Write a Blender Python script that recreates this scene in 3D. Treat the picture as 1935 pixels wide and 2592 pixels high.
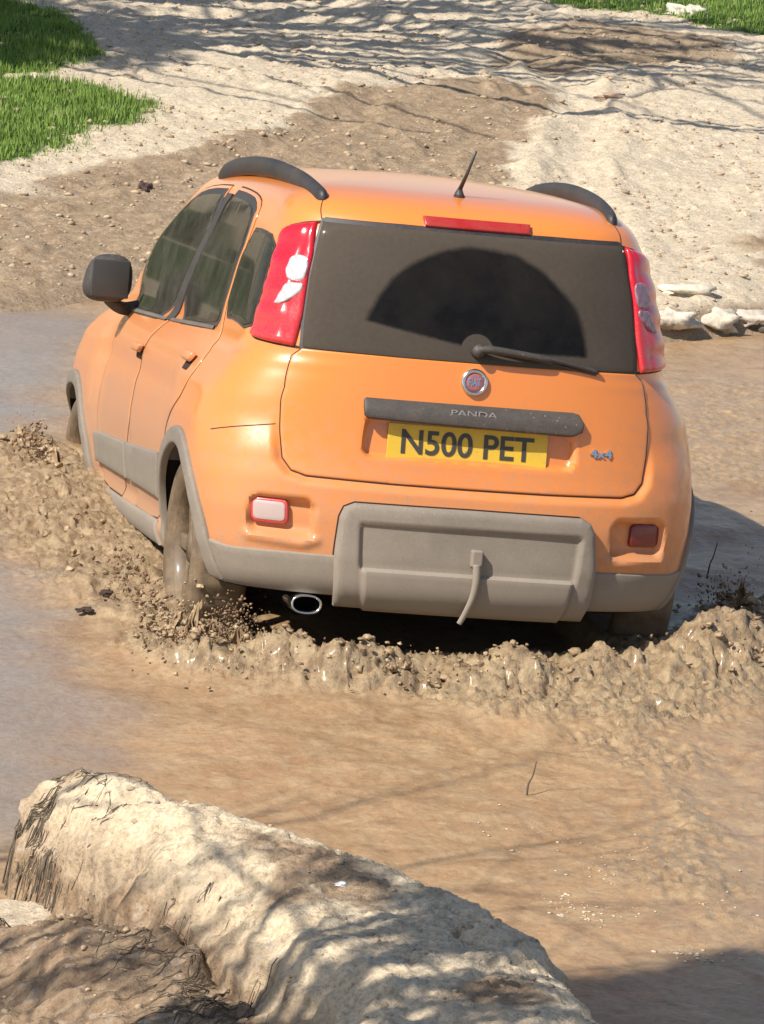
import bpy, bmesh, math, random
import numpy as np
from mathutils import Vector, Matrix
from mathutils.geometry import delaunay_2d_cdt
for o in list(bpy.data.objects): bpy.data.objects.remove(o)
sc=bpy.context.scene; COL=sc.collection
R_=math.radians
# ------------------------------------------------------------------ camera, world, sun, exposure
cam=bpy.data.cameras.new('camera'); co=bpy.data.objects.new('camera',cam); COL.objects.link(co); sc.camera=co
CAMP=Vector((-3.1522,-13.66034,3.50556))
rt=Vector((0.97712948,-0.19939553,0.0738877)); dn=Vector((0.02657398,-0.23024351,-0.97277014)); fw=Vector((0.21097818,0.95248588,-0.21967899))
co.matrix_world=Matrix(((rt.x,-dn.x,-fw.x,CAMP.x),(rt.y,-dn.y,-fw.y,CAMP.y),(rt.z,-dn.z,-fw.z,CAMP.z),(0,0,0,1)))
cam.sensor_fit='HORIZONTAL'; cam.sensor_width=36; cam.lens=11001.9*36/1935; cam.clip_start=.1; cam.clip_end=600
TOSUN=Vector((-1.0,-.52,1.27)).normalized()
sl=bpy.data.lights.new('sun','SUN'); so=bpy.data.objects.new('sun',sl); COL.objects.link(so)
sl.energy=4.6; sl.angle=R_(.55); sl.color=(1,.95,.87); so.rotation_euler=TOSUN.to_track_quat('Z','Y').to_euler(); so.location=(-8,-8,12)
wd=bpy.data.worlds.new('World'); sc.world=wd; wd.use_nodes=True; wn=wd.node_tree; wn.nodes.clear()
sky=wn.nodes.new('ShaderNodeTexSky'); sky.sky_type='NISHITA'; sky.sun_disc=False; sky.sun_elevation=math.asin(TOSUN.z); sky.sun_rotation=math.atan2(TOSUN.x,TOSUN.y)
bg=wn.nodes.new('ShaderNodeBackground'); bg.inputs[1].default_value=.095; wo=wn.nodes.new('ShaderNodeOutputWorld')
wn.links.new(sky.outputs[0],bg.inputs[0]); wn.links.new(bg.outputs[0],wo.inputs[0])
sc.view_settings.view_transform='Standard'; sc.view_settings.look='None'; sc.view_settings.gamma=1; sc.view_settings.exposure=.45
try: sc.view_settings.use_curve_mapping=False
except Exception: pass
# ------------------------------------------------------------------ helpers
rng=np.random.default_rng(7); random.seed(7)
def q(v,a0,a1):
    u=np.clip((v-a0)/(a1-a0),0,1); return u*u*(3-2*u)
def mesh_obj(name,V,F,mat=None,parent=None,smooth=True,loc=None):
    V=np.asarray(V,dtype=np.float32); me=bpy.data.meshes.new(name)
    if isinstance(F,np.ndarray):
        n,k=F.shape; me.vertices.add(len(V)); me.vertices.foreach_set('co',V.ravel())
        me.loops.add(n*k); me.loops.foreach_set('vertex_index',F.astype(np.int32).ravel())
        me.polygons.add(n); me.polygons.foreach_set('loop_start',np.arange(0,n*k,k,dtype=np.int32)); me.polygons.foreach_set('loop_total',np.full(n,k,dtype=np.int32))
        me.update(calc_edges=True); me.validate()
    else: me.from_pydata([tuple(map(float,v)) for v in V],[],[tuple(map(int,f)) for f in F]); me.update()
    if smooth: me.polygons.foreach_set('use_smooth',np.ones(len(me.polygons),dtype=bool))
    ob=bpy.data.objects.new(name,me); COL.objects.link(ob)
    if mat: me.materials.append(mat)
    if parent: ob.parent=parent
    if loc is not None: ob.location=loc
    return ob
def tag(o,label=None,cat=None,group=None,kind=None):
    if label:o['label']=label
    if cat:o['category']=cat
    if group:o['group']=group
    if kind:o['kind']=kind
    return o
def empty(name,loc=(0,0,0)):
    o=bpy.data.objects.new(name,None); COL.objects.link(o); o.location=loc; o.empty_display_size=.2; return o
def grid_faces(nu,nv):
    i=np.arange(nu-1)[:,None]*nv+np.arange(nv-1)[None]; i=i.ravel(); return np.stack([i,i+nv,i+nv+1,i+1],1)
# value noise on arrays
def _h(ix,iy,iz,s):
    n=(ix.astype(np.int64)*374761393+iy.astype(np.int64)*668265263+iz.astype(np.int64)*2147483647+s*974634777)&0xffffffff
    n=((n^(n>>13))*1274126177)&0xffffffff; n=((n^(n>>16))*2246822519)&0xffffffff
    return ((n^(n>>15))&0xffffff)/float(0xffffff)
def vnoise(x,y,z=0.,s=0):
    x,y,z=np.broadcast_arrays(x,y,np.asarray(z,float)); X=np.floor(x);Y=np.floor(y);Z=np.floor(z); fx,fy,fz=x-X,y-Y,z-Z
    fx,fy,fz=[t*t*t*(t*(t*6-15)+10) for t in(fx,fy,fz)]
    X,Y,Z=X.astype(np.int64),Y.astype(np.int64),Z.astype(np.int64); r=0
    flat=bool(np.all(fz==0))
    for dz in((0,) if flat else (0,1)):
        wz=1 if flat else (fz if dz else 1-fz)
        for dx in(0,1):
            for dy in(0,1): r=r+_h(X+dx,Y+dy,Z+dz,s)*(fx if dx else 1-fx)*(fy if dy else 1-fy)*wz
    return r*2-1
def fbm(x,y,z=0.,o=4,s=0,g=.5):
    a=1;r=0;t=0
    for k in range(o):
        c,sn=math.cos(k*1.1),math.sin(k*1.1)
        r=r+a*vnoise((x*c-y*sn)*2**k+k*7.3,(x*sn+y*c)*2**k-k*3.1,np.asarray(z)*2**k,s+k); t+=a; a*=g
    return r/t
def bill(x,y,o=4,s=0,g=.55):
    a=1;r=0;t=0
    for k in range(o):
        c,sn=math.cos(k*1.3),math.sin(k*1.3)
        r=r+a*np.abs(vnoise((x*c-y*sn)*2**k+k*5.3,(x*sn+y*c)*2**k,0.,s+k)); t+=a; a*=g
    return r/t
def sdist(px,py,poly):   # signed distance, + inside
    P=np.asarray(poly,float); d=np.full(np.shape(px),1e9); ins=np.zeros(np.shape(px),bool)
    for i in range(len(P)):
        a=P[i];b=P[(i+1)%len(P)]; e=b-a; L=e@e
        t=np.clip(((px-a[0])*e[0]+(py-a[1])*e[1])/max(L,1e-12),0,1)
        d=np.minimum(d,np.hypot(px-a[0]-t*e[0],py-a[1]-t*e[1]))
        if a[1]!=b[1]:
            c=((a[1]>py)!=(b[1]>py))&(px<(b[0]-a[0])*(py-a[1])/(b[1]-a[1])+a[0]); ins^=c
    return np.where(ins,d,-d)
# ------------------------------------------------------------------ materials
def mat(name,col,rough=.6,metal=0,coat=0,cr=.05,spec=.5,emis=None):
    m=bpy.data.materials.new(name); m.use_nodes=True; b=m.node_tree.nodes['Principled BSDF']
    b.inputs['Base Color'].default_value=(*col,1); b.inputs['Roughness'].default_value=rough; b.inputs['Metallic'].default_value=metal
    b.inputs['Coat Weight'].default_value=coat; b.inputs['Coat Roughness'].default_value=cr; b.inputs['Specular IOR Level'].default_value=spec
    return m
class G:
    def __init__(s,m): s.m=m; s.t=m.node_tree; s.b=s.t.nodes['Principled BSDF']
    def n(s,ty,**k):
        x=s.t.nodes.new(ty)
        for a,v in k.items():
            if a in('ins',): 
                for i,w in v.items():
                    if hasattr(w,'links'): s.t.links.new(w,x.inputs[i])
                    else: x.inputs[i].default_value=w
            else: setattr(x,a,v)
        return x
    def L(s,a,b): s.t.links.new(a,b)
    def noise(s,vec,scale,det=5,rough=.6,dist=0): return s.n('ShaderNodeTexNoise',ins={'Vector':vec,'Scale':scale,'Detail':det,'Roughness':rough,'Distortion':dist}).outputs['Fac']
    def ramp(s,fac,stops):
        r=s.n('ShaderNodeValToRGB'); s.L(fac,r.inputs[0]); e=r.color_ramp.elements
        while len(e)<len(stops): e.new(.5)
        for i,(p,c) in enumerate(stops): e[i].position=p; e[i].color=(*c,1) if hasattr(c,'__len__') else (c,c,c,1)
        return r.outputs[0]
    def mix(s,f,a,b,mode='MIX'):
        x=s.n('ShaderNodeMix',data_type='RGBA',blend_type=mode)
        for i,w in((0,f),(6,a),(7,b)):
            if hasattr(w,'links'): s.L(w,x.inputs[i])
            else: x.inputs[i].default_value=w if i==0 else (*w,1)
        return x.outputs[2]
    def math(s,op,a,b=0.,c=0.,clamp=False):
        x=s.n('ShaderNodeMath',operation=op,use_clamp=clamp)
        for i,w in enumerate((a,b,c)):
            if hasattr(w,'links'): s.L(w,x.inputs[i])
            else: x.inputs[i].default_value=w
        return x.outputs[0]
    def mrange(s,v,a,b,c=0.,d=1.,smooth=True):
        x=s.n('ShaderNodeMapRange',interpolation_type='SMOOTHSTEP' if smooth else 'LINEAR'); s.L(v,x.inputs[0])
        for i,w in enumerate((a,b,c,d)): x.inputs[i+1].default_value=w
        return x.outputs[0]
    def bump(s,h,st,dist=.01,nrm=None):
        x=s.n('ShaderNodeBump'); s.L(h,x.inputs['Height']); x.inputs['Strength'].default_value=st; x.inputs['Distance'].default_value=dist
        if nrm is not None: s.L(nrm,x.inputs['Normal'])
        return x.outputs[0]
    def coords(s): return s.n('ShaderNodeTexCoord').outputs['Object']
    def col(s,c): s.L(c,s.b.inputs['Base Color'])
    def rough(s,c): s.L(c,s.b.inputs['Roughness'])
    def nrm(s,c): s.L(c,s.b.inputs['Normal'])
def dusty(name,col,dust=(.42,.31,.20),rough=.4,coat=0.,lo=.25,hi=1.5,amt=.75,base=.12,metal=0.,fine=.3,side=0.):
    m=mat(name,col,rough,metal,coat,.17); g=G(m); o=g.coords(); sx=g.n('ShaderNodeSeparateXYZ',ins={0:o})
    grad=g.mrange(sx.outputs['Z'],hi,lo,0.,1.); n1=g.noise(o,3.,6,.65); n2=g.noise(o,26.,4,.7); n3=g.noise(o,160.,2,.6)
    a=g.math('MULTIPLY_ADD',grad,amt,base); b=g.math('MULTIPLY_ADD',n1,1.1,-.55); a=g.math('ADD',a,g.math('MULTIPLY',b,.45))
    a=g.math('ADD',a,g.math('MULTIPLY',g.math('SUBTRACT',n2,.5),fine)); a=g.math('ADD',a,g.math('MULTIPLY',g.math('SUBTRACT',n3,.5),.35),clamp=True)
    vs=g.n('ShaderNodeTexVoronoi',ins={'Vector':o,'Scale':48.,'Randomness':1.}).outputs['Distance']; spl=g.math('MULTIPLY',g.mrange(vs,.20,.10),g.mrange(n1,.44,.60)); a=g.math('ADD',a,g.math('MULTIPLY',spl,g.math('MULTIPLY',grad,1.1))); sd=g.mrange(sx.outputs['X'],-.62,-.80,0.,side); a=g.math('ADD',a,g.math('MULTIPLY',sd,g.mrange(sx.outputs['Y'],.3,.9))); a=g.math('MAXIMUM',g.math('MINIMUM',a,.95),0.)
    g.col(g.mix(a,col,dust)); g.rough(g.mrange(a,0.,.8,rough,.85,False))
    if coat: g.L(g.math('MULTIPLY_ADD',a,-coat*.75,coat,clamp=True),g.b.inputs['Coat Weight'])
    g.nrm(g.bump(n2,.06,.004)); return m
M={}
M['paint']=dusty('orange_paint',(.76,.235,.040),(.41,.225,.125),.33,1.,.10,1.10,1.05,-.20,fine=1.1,side=.55)  # dust toned darker so it also carries shading low on the rear
M['plastic']=dusty('grey_plastic',(.06,.054,.05),(.29,.24,.185),.6,0,.1,1.2,.7,.28)
M['dark']=dusty('black_plastic',(.022,.020,.022),(.20,.16,.12),.5,0,.2,1.8,.35,.05)
M['rubber']=dusty('muddy_rubber',(.035,.025,.018),(.27,.185,.105),.22,.4,-.2,1.0,.45,.15,fine=1.1)
M['gap']=mat('gap_black',(.03,.012,.006),.8)
M['under']=mat('underbody_black',(.006,.005,.004),.85,spec=.15)
M['chrome']=mat('chrome',(.72,.72,.70),.18,1.)
M['lens_red']=dusty('red_lens',(.62,.006,.018),(.45,.20,.14),.12,.8,.9,1.5,.20,.0,fine=.25)
M['lens_dark']=mat('dark_red_lens',(.16,.01,.008),.25,coat=.5)
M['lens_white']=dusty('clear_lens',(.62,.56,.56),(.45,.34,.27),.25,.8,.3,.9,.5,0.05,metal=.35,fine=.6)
M['lens_shade']=dusty('shaded_lens',(.24,.13,.17),(.40,.30,.24),.3,.5,.3,1.5,.3,.05)  # clear lens with the right corner's shade put into its colour
M['seat']=mat('seat_cloth',(.13,.12,.12),.9)
M['trim']=mat('cabin_trim',(.10,.09,.085),.9)
M['yellow']=dusty('plate_yellow',(.72,.47,.03),(.34,.25,.14),.45,0,.2,1.3,.08,.02)
M['lamp_pink']=dusty('reversing_lens',(.50,.38,.37),(.40,.28,.2),.3,.5,.1,.9,.4,.1,fine=.8)
M['ink']=mat('plate_black',(.055,.048,.04),.5)
M['badge']=mat('badge_red_violet',(.42,.16,.17),.3,.3)
# window glass with dried mud film, the wiper's arc clean
def glassmat(name,wiped):
    m=mat(name,(.02,.02,.022),.12,coat=.0,spec=.30); g=G(m); o=g.coords(); sx=g.n('ShaderNodeSeparateXYZ',ins={0:o}); X,Z=sx.outputs['X'],sx.outputs['Z']
    n1=g.noise(o,5.,6,.7); n2=g.noise(o,60.,4,.7)
    film=g.math('ADD',g.mrange(n1,.25,.75,.62,.95,False),g.math('MULTIPLY',g.math('SUBTRACT',n2,.5),.3),clamp=True)
    if wiped:
        r=g.math('ADD',g.math('POWER',g.math('DIVIDE',X,.372),2.),g.math('POWER',g.math('DIVIDE',g.math('SUBTRACT',Z,1.03),.345),2.))
        ins=g.mrange(g.math('ADD',r,g.math('MULTIPLY',g.math('SUBTRACT',n1,.5),.22)),1.07,.93)
        l=g.math('SUBTRACT',Z,g.math('ADD',1.052,g.math('MULTIPLY',g.math('MINIMUM',X,0.),-.175)))
        ins=g.math('MULTIPLY',ins,g.mrange(g.math('ADD',l,g.math('MULTIPLY',g.math('SUBTRACT',n2,.5),.012)),-.004,.010))
        hub=g.math('SQRT',g.math('ADD',g.math('POWER',X,2.),g.math('POWER',g.math('SUBTRACT',Z,1.05),2.)))
        ins=g.math('MULTIPLY',ins,g.mrange(hub,.052,.056))
        film=g.math('MULTIPLY',film,g.math('SUBTRACT',g.mrange(g.math('MULTIPLY_ADD',Z,-.35,g.math('ADD',n1,.42)),.30,.62,.93,.78,False),g.math('MULTIPLY',ins,.72)))
    else:
        film=g.math('MULTIPLY',film,g.mrange(n1,.3,.7,.12,.40,False))
    t=g.t; g.b.inputs['Base Color'].default_value=(.110,.088,.068,1) if wiped else (.16,.155,.12,1); g.b.inputs['Roughness'].default_value=.8; g.b.inputs['Specular IOR Level'].default_value=.1
    tr=g.n('ShaderNodeBsdfTransparent',ins={'Color':(.25,.25,.235,1)}); gl=g.n('ShaderNodeBsdfGlossy',ins={'Color':(.55,.52,.48,1),'Roughness':.06}); fr=g.n('ShaderNodeFresnel',ins={'IOR':1.5})
    m1=g.n('ShaderNodeMixShader',ins={0:fr.outputs[0],1:tr.outputs[0],2:gl.outputs[0]}); m2=g.n('ShaderNodeMixShader',ins={0:film,1:m1.outputs[0],2:g.b.outputs[0]})
    g.L(m2.outputs[0],t.nodes['Material Output'].inputs['Surface']); return m
M['rglass']=glassmat('rear_glass_dirty',True); M['sglass']=glassmat('side_glass_dirty',False)
# ---------- car body surface: (a, z) -> car coordinates; a = distance round the body from the rear centre
NE=2.7
PZ=[.18,.24,.30,.38,.50,.60,.66,.75,.85,.92,.98,1.02,1.10,1.25,1.38,1.44,1.475,1.50,1.518,1.53,1.535]
PW=[.73,.765,.79,.822,.838,.842,.84,.832,.808,.765,.715,.70,.69,.66,.618,.585,.545,.48,.38,.22,.02]
PR=[.10,.03,.00,-.01,-.01,.00,.015,.03,.04,.045,.05,.055,.075,.11,.15,.185,.235,.32,.46,.70,1.0]
PF=[3.45,3.55,3.60,3.62,3.64,3.65,3.65,3.63,3.56,3.42,3.26,3.16,3.02,2.72,2.46,2.32,2.2,2.05,1.70,1.45,1.10]
PD=[.42,.44,.45,.46,.46,.46,.46,.45,.44,.42,.40,.38,.37,.36,.34,.33,.31,.27,.22,.14,.02]
PG=[.6,.6,.6,.62,.62,.62,.62,.62,.6,.55,.55,.55,.50,.42,.38,.36,.34,.32,.26,.16,.02]
def _sm(zs,v):   # smooth dense profile table
    g=np.linspace(PZ[0],PZ[-1],1400); f=np.interp(g,zs,v)
    k=np.hanning(61);k/=k.sum(); p=np.concatenate([2*f[0]-f[30:0:-1],f,2*f[-1]-f[-2:-32:-1]])
    return g,np.convolve(p,k,'valid')
TW,TR,TF,TD,TG=[_sm(PZ,v) for v in(PW,PR,PF,PD,PG)]
_x=1-np.linspace(0,1,4000)[::-1]**3; _y=1-(1-np.clip(_x,0,1)**NE)**(1/NE)
_L=np.concatenate([[0],np.cumsum(np.hypot(np.diff(_x)*.83,np.diff(_y)*.45))]); LC=_L[-1]; LS=2.55; LF=1.25
def S(a,z):
    a=np.asarray(a,float);z=np.asarray(z,float);a,z=np.broadcast_arrays(a,z)
    zc=np.clip(z,PZ[0],PZ[-1]);w,yr,yf,D,G=[np.interp(zc,*T) for T in(TW,TR,TF,TD,TG)]
    s=np.sign(a);b=np.abs(a)
    bc=np.clip(b,0,LC);xi=np.interp(bc,_L,_x);et=np.interp(bc,_L,_y)
    x=w*xi;y=yr+D*et
    t=np.clip((b-LC)/LS,0,1); y=np.where(b>LC,yr+D+(yf-G-yr-D)*t,y)
    x=x*(1-.015*t*t*(z<2))
    q=lambda v,a0,a1:(lambda u:u*u*(3-2*u))(np.clip((v-a0)/(a1-a0),0,1))
    x=x-.042*q(y,.80,1.15)*q(y,2.75,2.5)*q(zc,.29,.37)*q(zc,.95,.78)
    fb=np.clip(b-LC-LS,0,LF)/LF*LC
    xf=np.interp(LC-fb,_L,_x);ef=np.interp(LC-fb,_L,_y)
    fr=b>LC+LS
    x=np.where(fr,w*.985*xf,x);y=np.where(fr,yf-G*ef,y)
    k=np.clip((z-1.25)/.22,0,1);k=k*k*(3-2*k)
    zz=z+k*.042*(1-((y-1.25)/1.15)**2)-k*.0
    zz=zz
    return np.stack([s*x,y,zz],-1)
# displacement fields in car (a,z) space
HATCH=[(.661,1.012),(.690,.985),(.640,.886),(.606,.73),(.592,.665),(.562,.630),(.514,.617),(.26,.613),(0,.612)]
HATCH=HATCH+[(-x,z) for x,z in HATCH[-2::-1]]
def rr(x0,x1,z0,z1,r,n=5):
    o=[]
    for cx,cz,t0 in((x1-r,z1-r,0),(x0+r,z1-r,90),(x0+r,z0+r,180),(x1-r,z0+r,270)):
        for k in range(n+1): t=R_(t0+90*k/n); o.append((cx+r*math.cos(t),cz+r*math.sin(t)))
    return o
FOGREC=[(.475,.52),(.50,.548),(.66,.548),(.69,.53),(.70,.45),(.685,.418),(.52,.405),(.482,.42)]
PREC=rr(-.352,.352,.686,.83,.04)
def disp(a,z):
    b=np.abs(a)
    d=sdist(a,z,HATCH)
    r=.020*q(-d,.002,.03)*q(z,.80,.66)*q(b,1.0,.72)*q(z,.2,.3)
    f=sdist(b,z,FOGREC)
    r=r-.034*q(f,0.,.020)*q(z,.40,.455)-.0*f
    r=r+.010*q(f,-.03,-.004)*q(z,.44,.415)*q(z,.37,.40)
    p=sdist(a,z,PREC); r=r-.030*q(p,0.,.016)
    # hollow round the petrol-flap side, belt crease under the glass
    r=r+.004*np.exp(-((z-.965)/.018)**2)*q(b,.2,.9)
    return r
def Nrm(a,z):
    e=2e-3; t=S(a+e,z)-S(a-e,z); u=S(a,z+e)-S(a,z-e); n=np.cross(t,u); L=np.linalg.norm(n,axis=-1,keepdims=True); return n/np.maximum(L,1e-12)
def SD(a,z,h=0.): return S(a,z)+Nrm(a,z)*(disp(a,z)+h)[...,None]
def a_of_x(x,z):
    w=np.interp(z,*TW); return np.sign(x)*np.interp(np.minimum(np.abs(x)/w,1),_x,_L)
def a_of_y(y,z):
    yr,D,yf,Gq=[np.interp(z,*T) for T in(TR,TD,TF,TG)]
    c=np.interp(np.clip((y-yr)/D,0,1),_y,_L); s=LC+LS*(y-yr-D)/(yf-Gq-yr-D)
    return np.where(y<yr+D,c,s)
def resamp(poly,step,closed=True):
    P=[np.array(p,float) for p in poly]; o=[]
    for i in range(len(P) if closed else len(P)-1):
        a,b=P[i],P[(i+1)%len(P)]; n=max(1,int(np.ceil(np.linalg.norm(b-a)/step)))
        for k in range(n): o.append(a+(b-a)*k/n)
    if not closed:o.append(P[-1])
    return np.array(o)
def chaikin(P,n=2,closed=True):
    P=np.array(P,float)
    for _ in range(n):
        Q=np.roll(P,-1,0); P=np.stack([.75*P+.25*Q,.25*P+.75*Q],1).reshape(-1,2)
    return P
def offset(P,d):   # inward offset of ccw polygon
    P=np.array(P,float); area=.5*np.sum(P[:,0]*np.roll(P[:,1],-1)-np.roll(P[:,0],-1)*P[:,1])
    e=np.roll(P,-1,0)-P; n=np.stack([-e[:,1],e[:,0]],1)/np.maximum(np.linalg.norm(e,axis=1,keepdims=True),1e-9)
    if area<0:n=-n
    m=n+np.roll(n,1,0); m/=np.maximum(np.linalg.norm(m,axis=1,keepdims=True),1e-6)
    c=np.maximum((m*n).sum(1,keepdims=True),.5); return P+m*d/c
def patch(name,poly,h,mtl,parent,r=.004,grid=.02,back=-.01,fld=None,base=None,mirror=False,soft=0,sub=None):
    """body-hugging panel: outline in (a,z), raised h above the body with rounded rim of radius r"""
    P=np.array(poly,float)
    if soft: P=chaikin(P,soft)
    if mirror: P=P*[-1,1]
    P=resamp(P,min(grid,.02)); B=P
    pts=[tuple(p) for p in B]; n=len(B); edges=[(i,(i+1)%n) for i in range(n)]
    if r>0:
        for dd in(r*.3,r): 
            I=offset(B,dd); s=sdist(I[:,0],I[:,1],B); pts+= [tuple(p) for p in I[s>dd*.8]]
    gx=np.arange(B[:,0].min(),B[:,0].max()+grid,grid); gz=np.arange(B[:,1].min(),B[:,1].max()+grid,grid)
    GX,GZ=np.meshgrid(gx,gz); GX=GX.ravel();GZ=GZ.ravel(); s=sdist(GX,GZ,B); k=s>max(r*1.5,grid*.4); pts+=list(zip(GX[k],GZ[k]))
    vc,_,fc,ov,_,_=delaunay_2d_cdt([Vector(p) for p in pts],edges,[],1,1e-6)
    V2=np.array([tuple(v) for v in vc]); d=np.maximum(sdist(V2[:,0],V2[:,1],B),0)
    prof=h-(r*(1-np.sqrt(np.maximum(1-(1-np.minimum(d/r,1))**2,0))) if r>0 else 0)
    if fld is not None: prof=prof+fld(V2[:,0],V2[:,1])
    f=base or SD
    V=f(V2[:,0],V2[:,1],prof)
    fs=[tuple(x) for x in fc]
    # orientation check
    t=fs[0]; nn=np.cross(V[t[1]]-V[t[0]],V[t[2]]-V[t[0]]); ref=Nrm(V2[t[0],0],V2[t[0],1])
    if nn@ref<0: fs=[x[::-1] for x in fs]
    # rim going back into the body
    cnt={}
    for x in fs:
        for i in range(len(x)):
            e=(x[i],x[(i+1)%len(x)]); cnt[e]=1
    bd=[e for e in cnt if (e[1],e[0]) not in cnt]
    bv=sorted({i for e in bd for i in e}); mp={}
    VB=f(V2[bv,0],V2[bv,1],np.full(len(bv),back)+(0 if fld is None else fld(V2[bv,0],V2[bv,1])*0)); 
    for j,i in enumerate(bv): mp[i]=len(V)+j
    V=np.vstack([V,VB]); rim=[(e[1],e[0],mp[e[0]],mp[e[1]]) for e in bd]
    o=mesh_obj(name,V,fs+rim,mtl,parent)
    me=o.data
    try: me.set_sharp_from_angle(angle=R_(50))
    except Exception: pass
    return o
def ribbon(name,line,w,mtl,parent,h=.0015,closed=False,mirror=False):
    L=resamp(line,.012,closed)
    if mirror: L=L*[-1,1]
    if closed: T=np.roll(L,-1,0)-np.roll(L,1,0)
    else: T=np.gradient(L,axis=0)
    T/=np.maximum(np.linalg.norm(T,axis=1,keepdims=True),1e-9); N=np.stack([-T[:,1],T[:,0]],1)
    # physical width: scale by local metric
    rows=[]
    for k,(o,hh) in enumerate(((-.5,-.004),(-.5,h),(.5,h),(.5,-.004))):
        Q=L+N*w*o; rows.append(SD(Q[:,0],Q[:,1],np.full(len(Q),hh)))
    V=np.stack(rows,1); n=len(L); F=[]
    for i in range(n if closed else n-1):
        j=(i+1)%n
        for k in range(3): F.append((i*4+k,j*4+k,j*4+k+1,i*4+k+1))
    return mesh_obj(name,V.reshape(-1,3),F,mtl,parent,smooth=False)
def tube(path,rad,seg=10,flat=1.,cap=True):
    P=np.array(path,float); n=len(P); rad=np.broadcast_to(rad,(n,)); T=np.gradient(P,axis=0); T/=np.linalg.norm(T,axis=1,keepdims=True)
    up=np.array([0,0,1.]) if abs(T[:,2]).mean()<.9 else np.array([1.,0,0]); V=[]
    for i in range(n):
        s=np.cross(T[i],up); s/=np.linalg.norm(s); u=np.cross(s,T[i])
        for k in range(seg): t=2*math.pi*k/seg; V.append(P[i]+rad[i]*(s*math.cos(t)*flat+u*math.sin(t)))
    F=[(i*seg+k,i*seg+(k+1)%seg,(i+1)*seg+(k+1)%seg,(i+1)*seg+k) for i in range(n-1) for k in range(seg)]
    if cap: F+= [tuple(range(seg))[::-1],tuple((n-1)*seg+k for k in range(seg))]
    return V,F
def spline(P,n):
    P=np.array(P,float); k=len(P); o=[]
    for i in range(k-1):
        p0=P[max(i-1,0)];p1=P[i];p2=P[i+1];p3=P[min(i+2,k-1)]
        for t in np.linspace(0,1,n,endpoint=False): o.append(.5*((2*p1)+(-p0+p2)*t+(2*p0-5*p1+4*p2-p3)*t*t+(-p0+3*p1-3*p2+p3)*t**3))
    o.append(P[-1]); return np.array(o)
def merge(parts):
    V=[];F=[]
    for v,f in parts: b=len(V); V+=list(v); F+=[tuple(i+b for i in x) for x in f]
    return V,F
def box(c,s,bev=0,rot=None):
    bm=bmesh.new(); bmesh.ops.create_cube(bm,size=1); bmesh.ops.scale(bm,vec=s,verts=bm.verts)
    if bev: bmesh.ops.bevel(bm,geom=list(bm.edges),offset=bev,segments=3,affect='EDGES',profile=.5)
    if rot is not None: bmesh.ops.transform(bm,matrix=rot.to_4x4(),verts=bm.verts)
    bmesh.ops.translate(bm,vec=c,verts=bm.verts); V=[tuple(v.co) for v in bm.verts]; F=[tuple(v.index for v in f.verts) for f in bm.faces]; 
    bm.verts.index_update(); F=[tuple(v.index for v in f.verts) for f in bm.faces]; bm.free(); return V,F
def text_mesh(name,body,size,depth,mtl,parent,fit=None,off=0.,height=None,shear=0.):
    """text as a solid mesh in its own x/y plane, centred"""
    c=bpy.data.curves.new('t','FONT'); c.body=body; c.size=size; c.extrude=depth; c.offset=off; c.shear=shear; c.resolution_u=6
    o=bpy.data.objects.new('t',c); COL.objects.link(o); dg=bpy.context.evaluated_depsgraph_get(); me=bpy.data.meshes.new_from_object(o.evaluated_get(dg))
    bpy.data.objects.remove(o); V=np.array([tuple(v.co) for v in me.vertices]); V[:,:2]-=(V[:,:2].max(0)+V[:,:2].min(0))/2
    if fit: V[:,0]*=fit/(V[:,0].max()-V[:,0].min())
    if height: V[:,1]*=height/(V[:,1].max()-V[:,1].min())
    F=[tuple(p.vertices) for p in me.polygons]; bpy.data.meshes.remove(me)
    return V,F
# ------------------------------------------------------------------ the car
car=empty('car'); tag(car,'orange small hatchback driving away through a muddy water pit, dusty, seen from behind','car')
W=Matrix(((0.99912283,-0.00510336,0.04156352),(0.,0.99254615,0.12186934),(-0.04187565,-0.12176244,0.99167552)))
OC=Vector((0,.63,.12)); car.matrix_world=W.to_4x4()@Matrix.Translation(-OC)
def body_shell():
    am=LC+LS+LF
    A=np.concatenate([np.arange(-1.12,1.121,.009),]); side=np.linspace(1.12,LC+LS,70)[1:]; frt=np.linspace(LC+LS,am,40)[1:]
    A=np.concatenate([-frt[:-1][::-1],-side[::-1],A,side,frt]) # last = +am equals -am seam
    Z=np.concatenate([np.arange(.245,1.38,.009),np.arange(1.38,1.534,.004)])
    AA,ZZ=np.meshgrid(A,Z,indexing='ij'); V=SD(AA,ZZ); nu,nv=AA.shape
    V[:,-1]=V[:,-1]*0+V[:,-1]  
    idx=np.arange(nu*nv).reshape(nu,nv); F=[]
    j=np.roll(idx,-1,0)
    F=np.stack([idx[:,:-1],j[:,:-1],j[:,1:],idx[:,1:]],-1).reshape(-1,4).tolist()
    F.append(idx[:,-1].tolist()); F.append(idx[::-1,0].tolist())
    return V.reshape(-1,3),F
bv,bf=body_shell(); body=mesh_obj('body',bv,bf,M['paint'],None)
WY=(.60,3.02); WZ=.31
cv=[];cf=[]
for wy in WY:
    for sg in(-1,1):
        n=64; b=len(cv)
        for x in(.50*sg,1.1*sg):
            for k in range(n): t=2*math.pi*k/n; cv.append((x,wy+.337*math.cos(t),WZ+.337*math.sin(t)))
        cf+=[(b+k,b+(k+1)%n,b+n+(k+1)%n,b+n+k) for k in range(n)]+[tuple(b+k for k in range(n))[::-1],tuple(b+n+k for k in range(n))]
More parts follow.
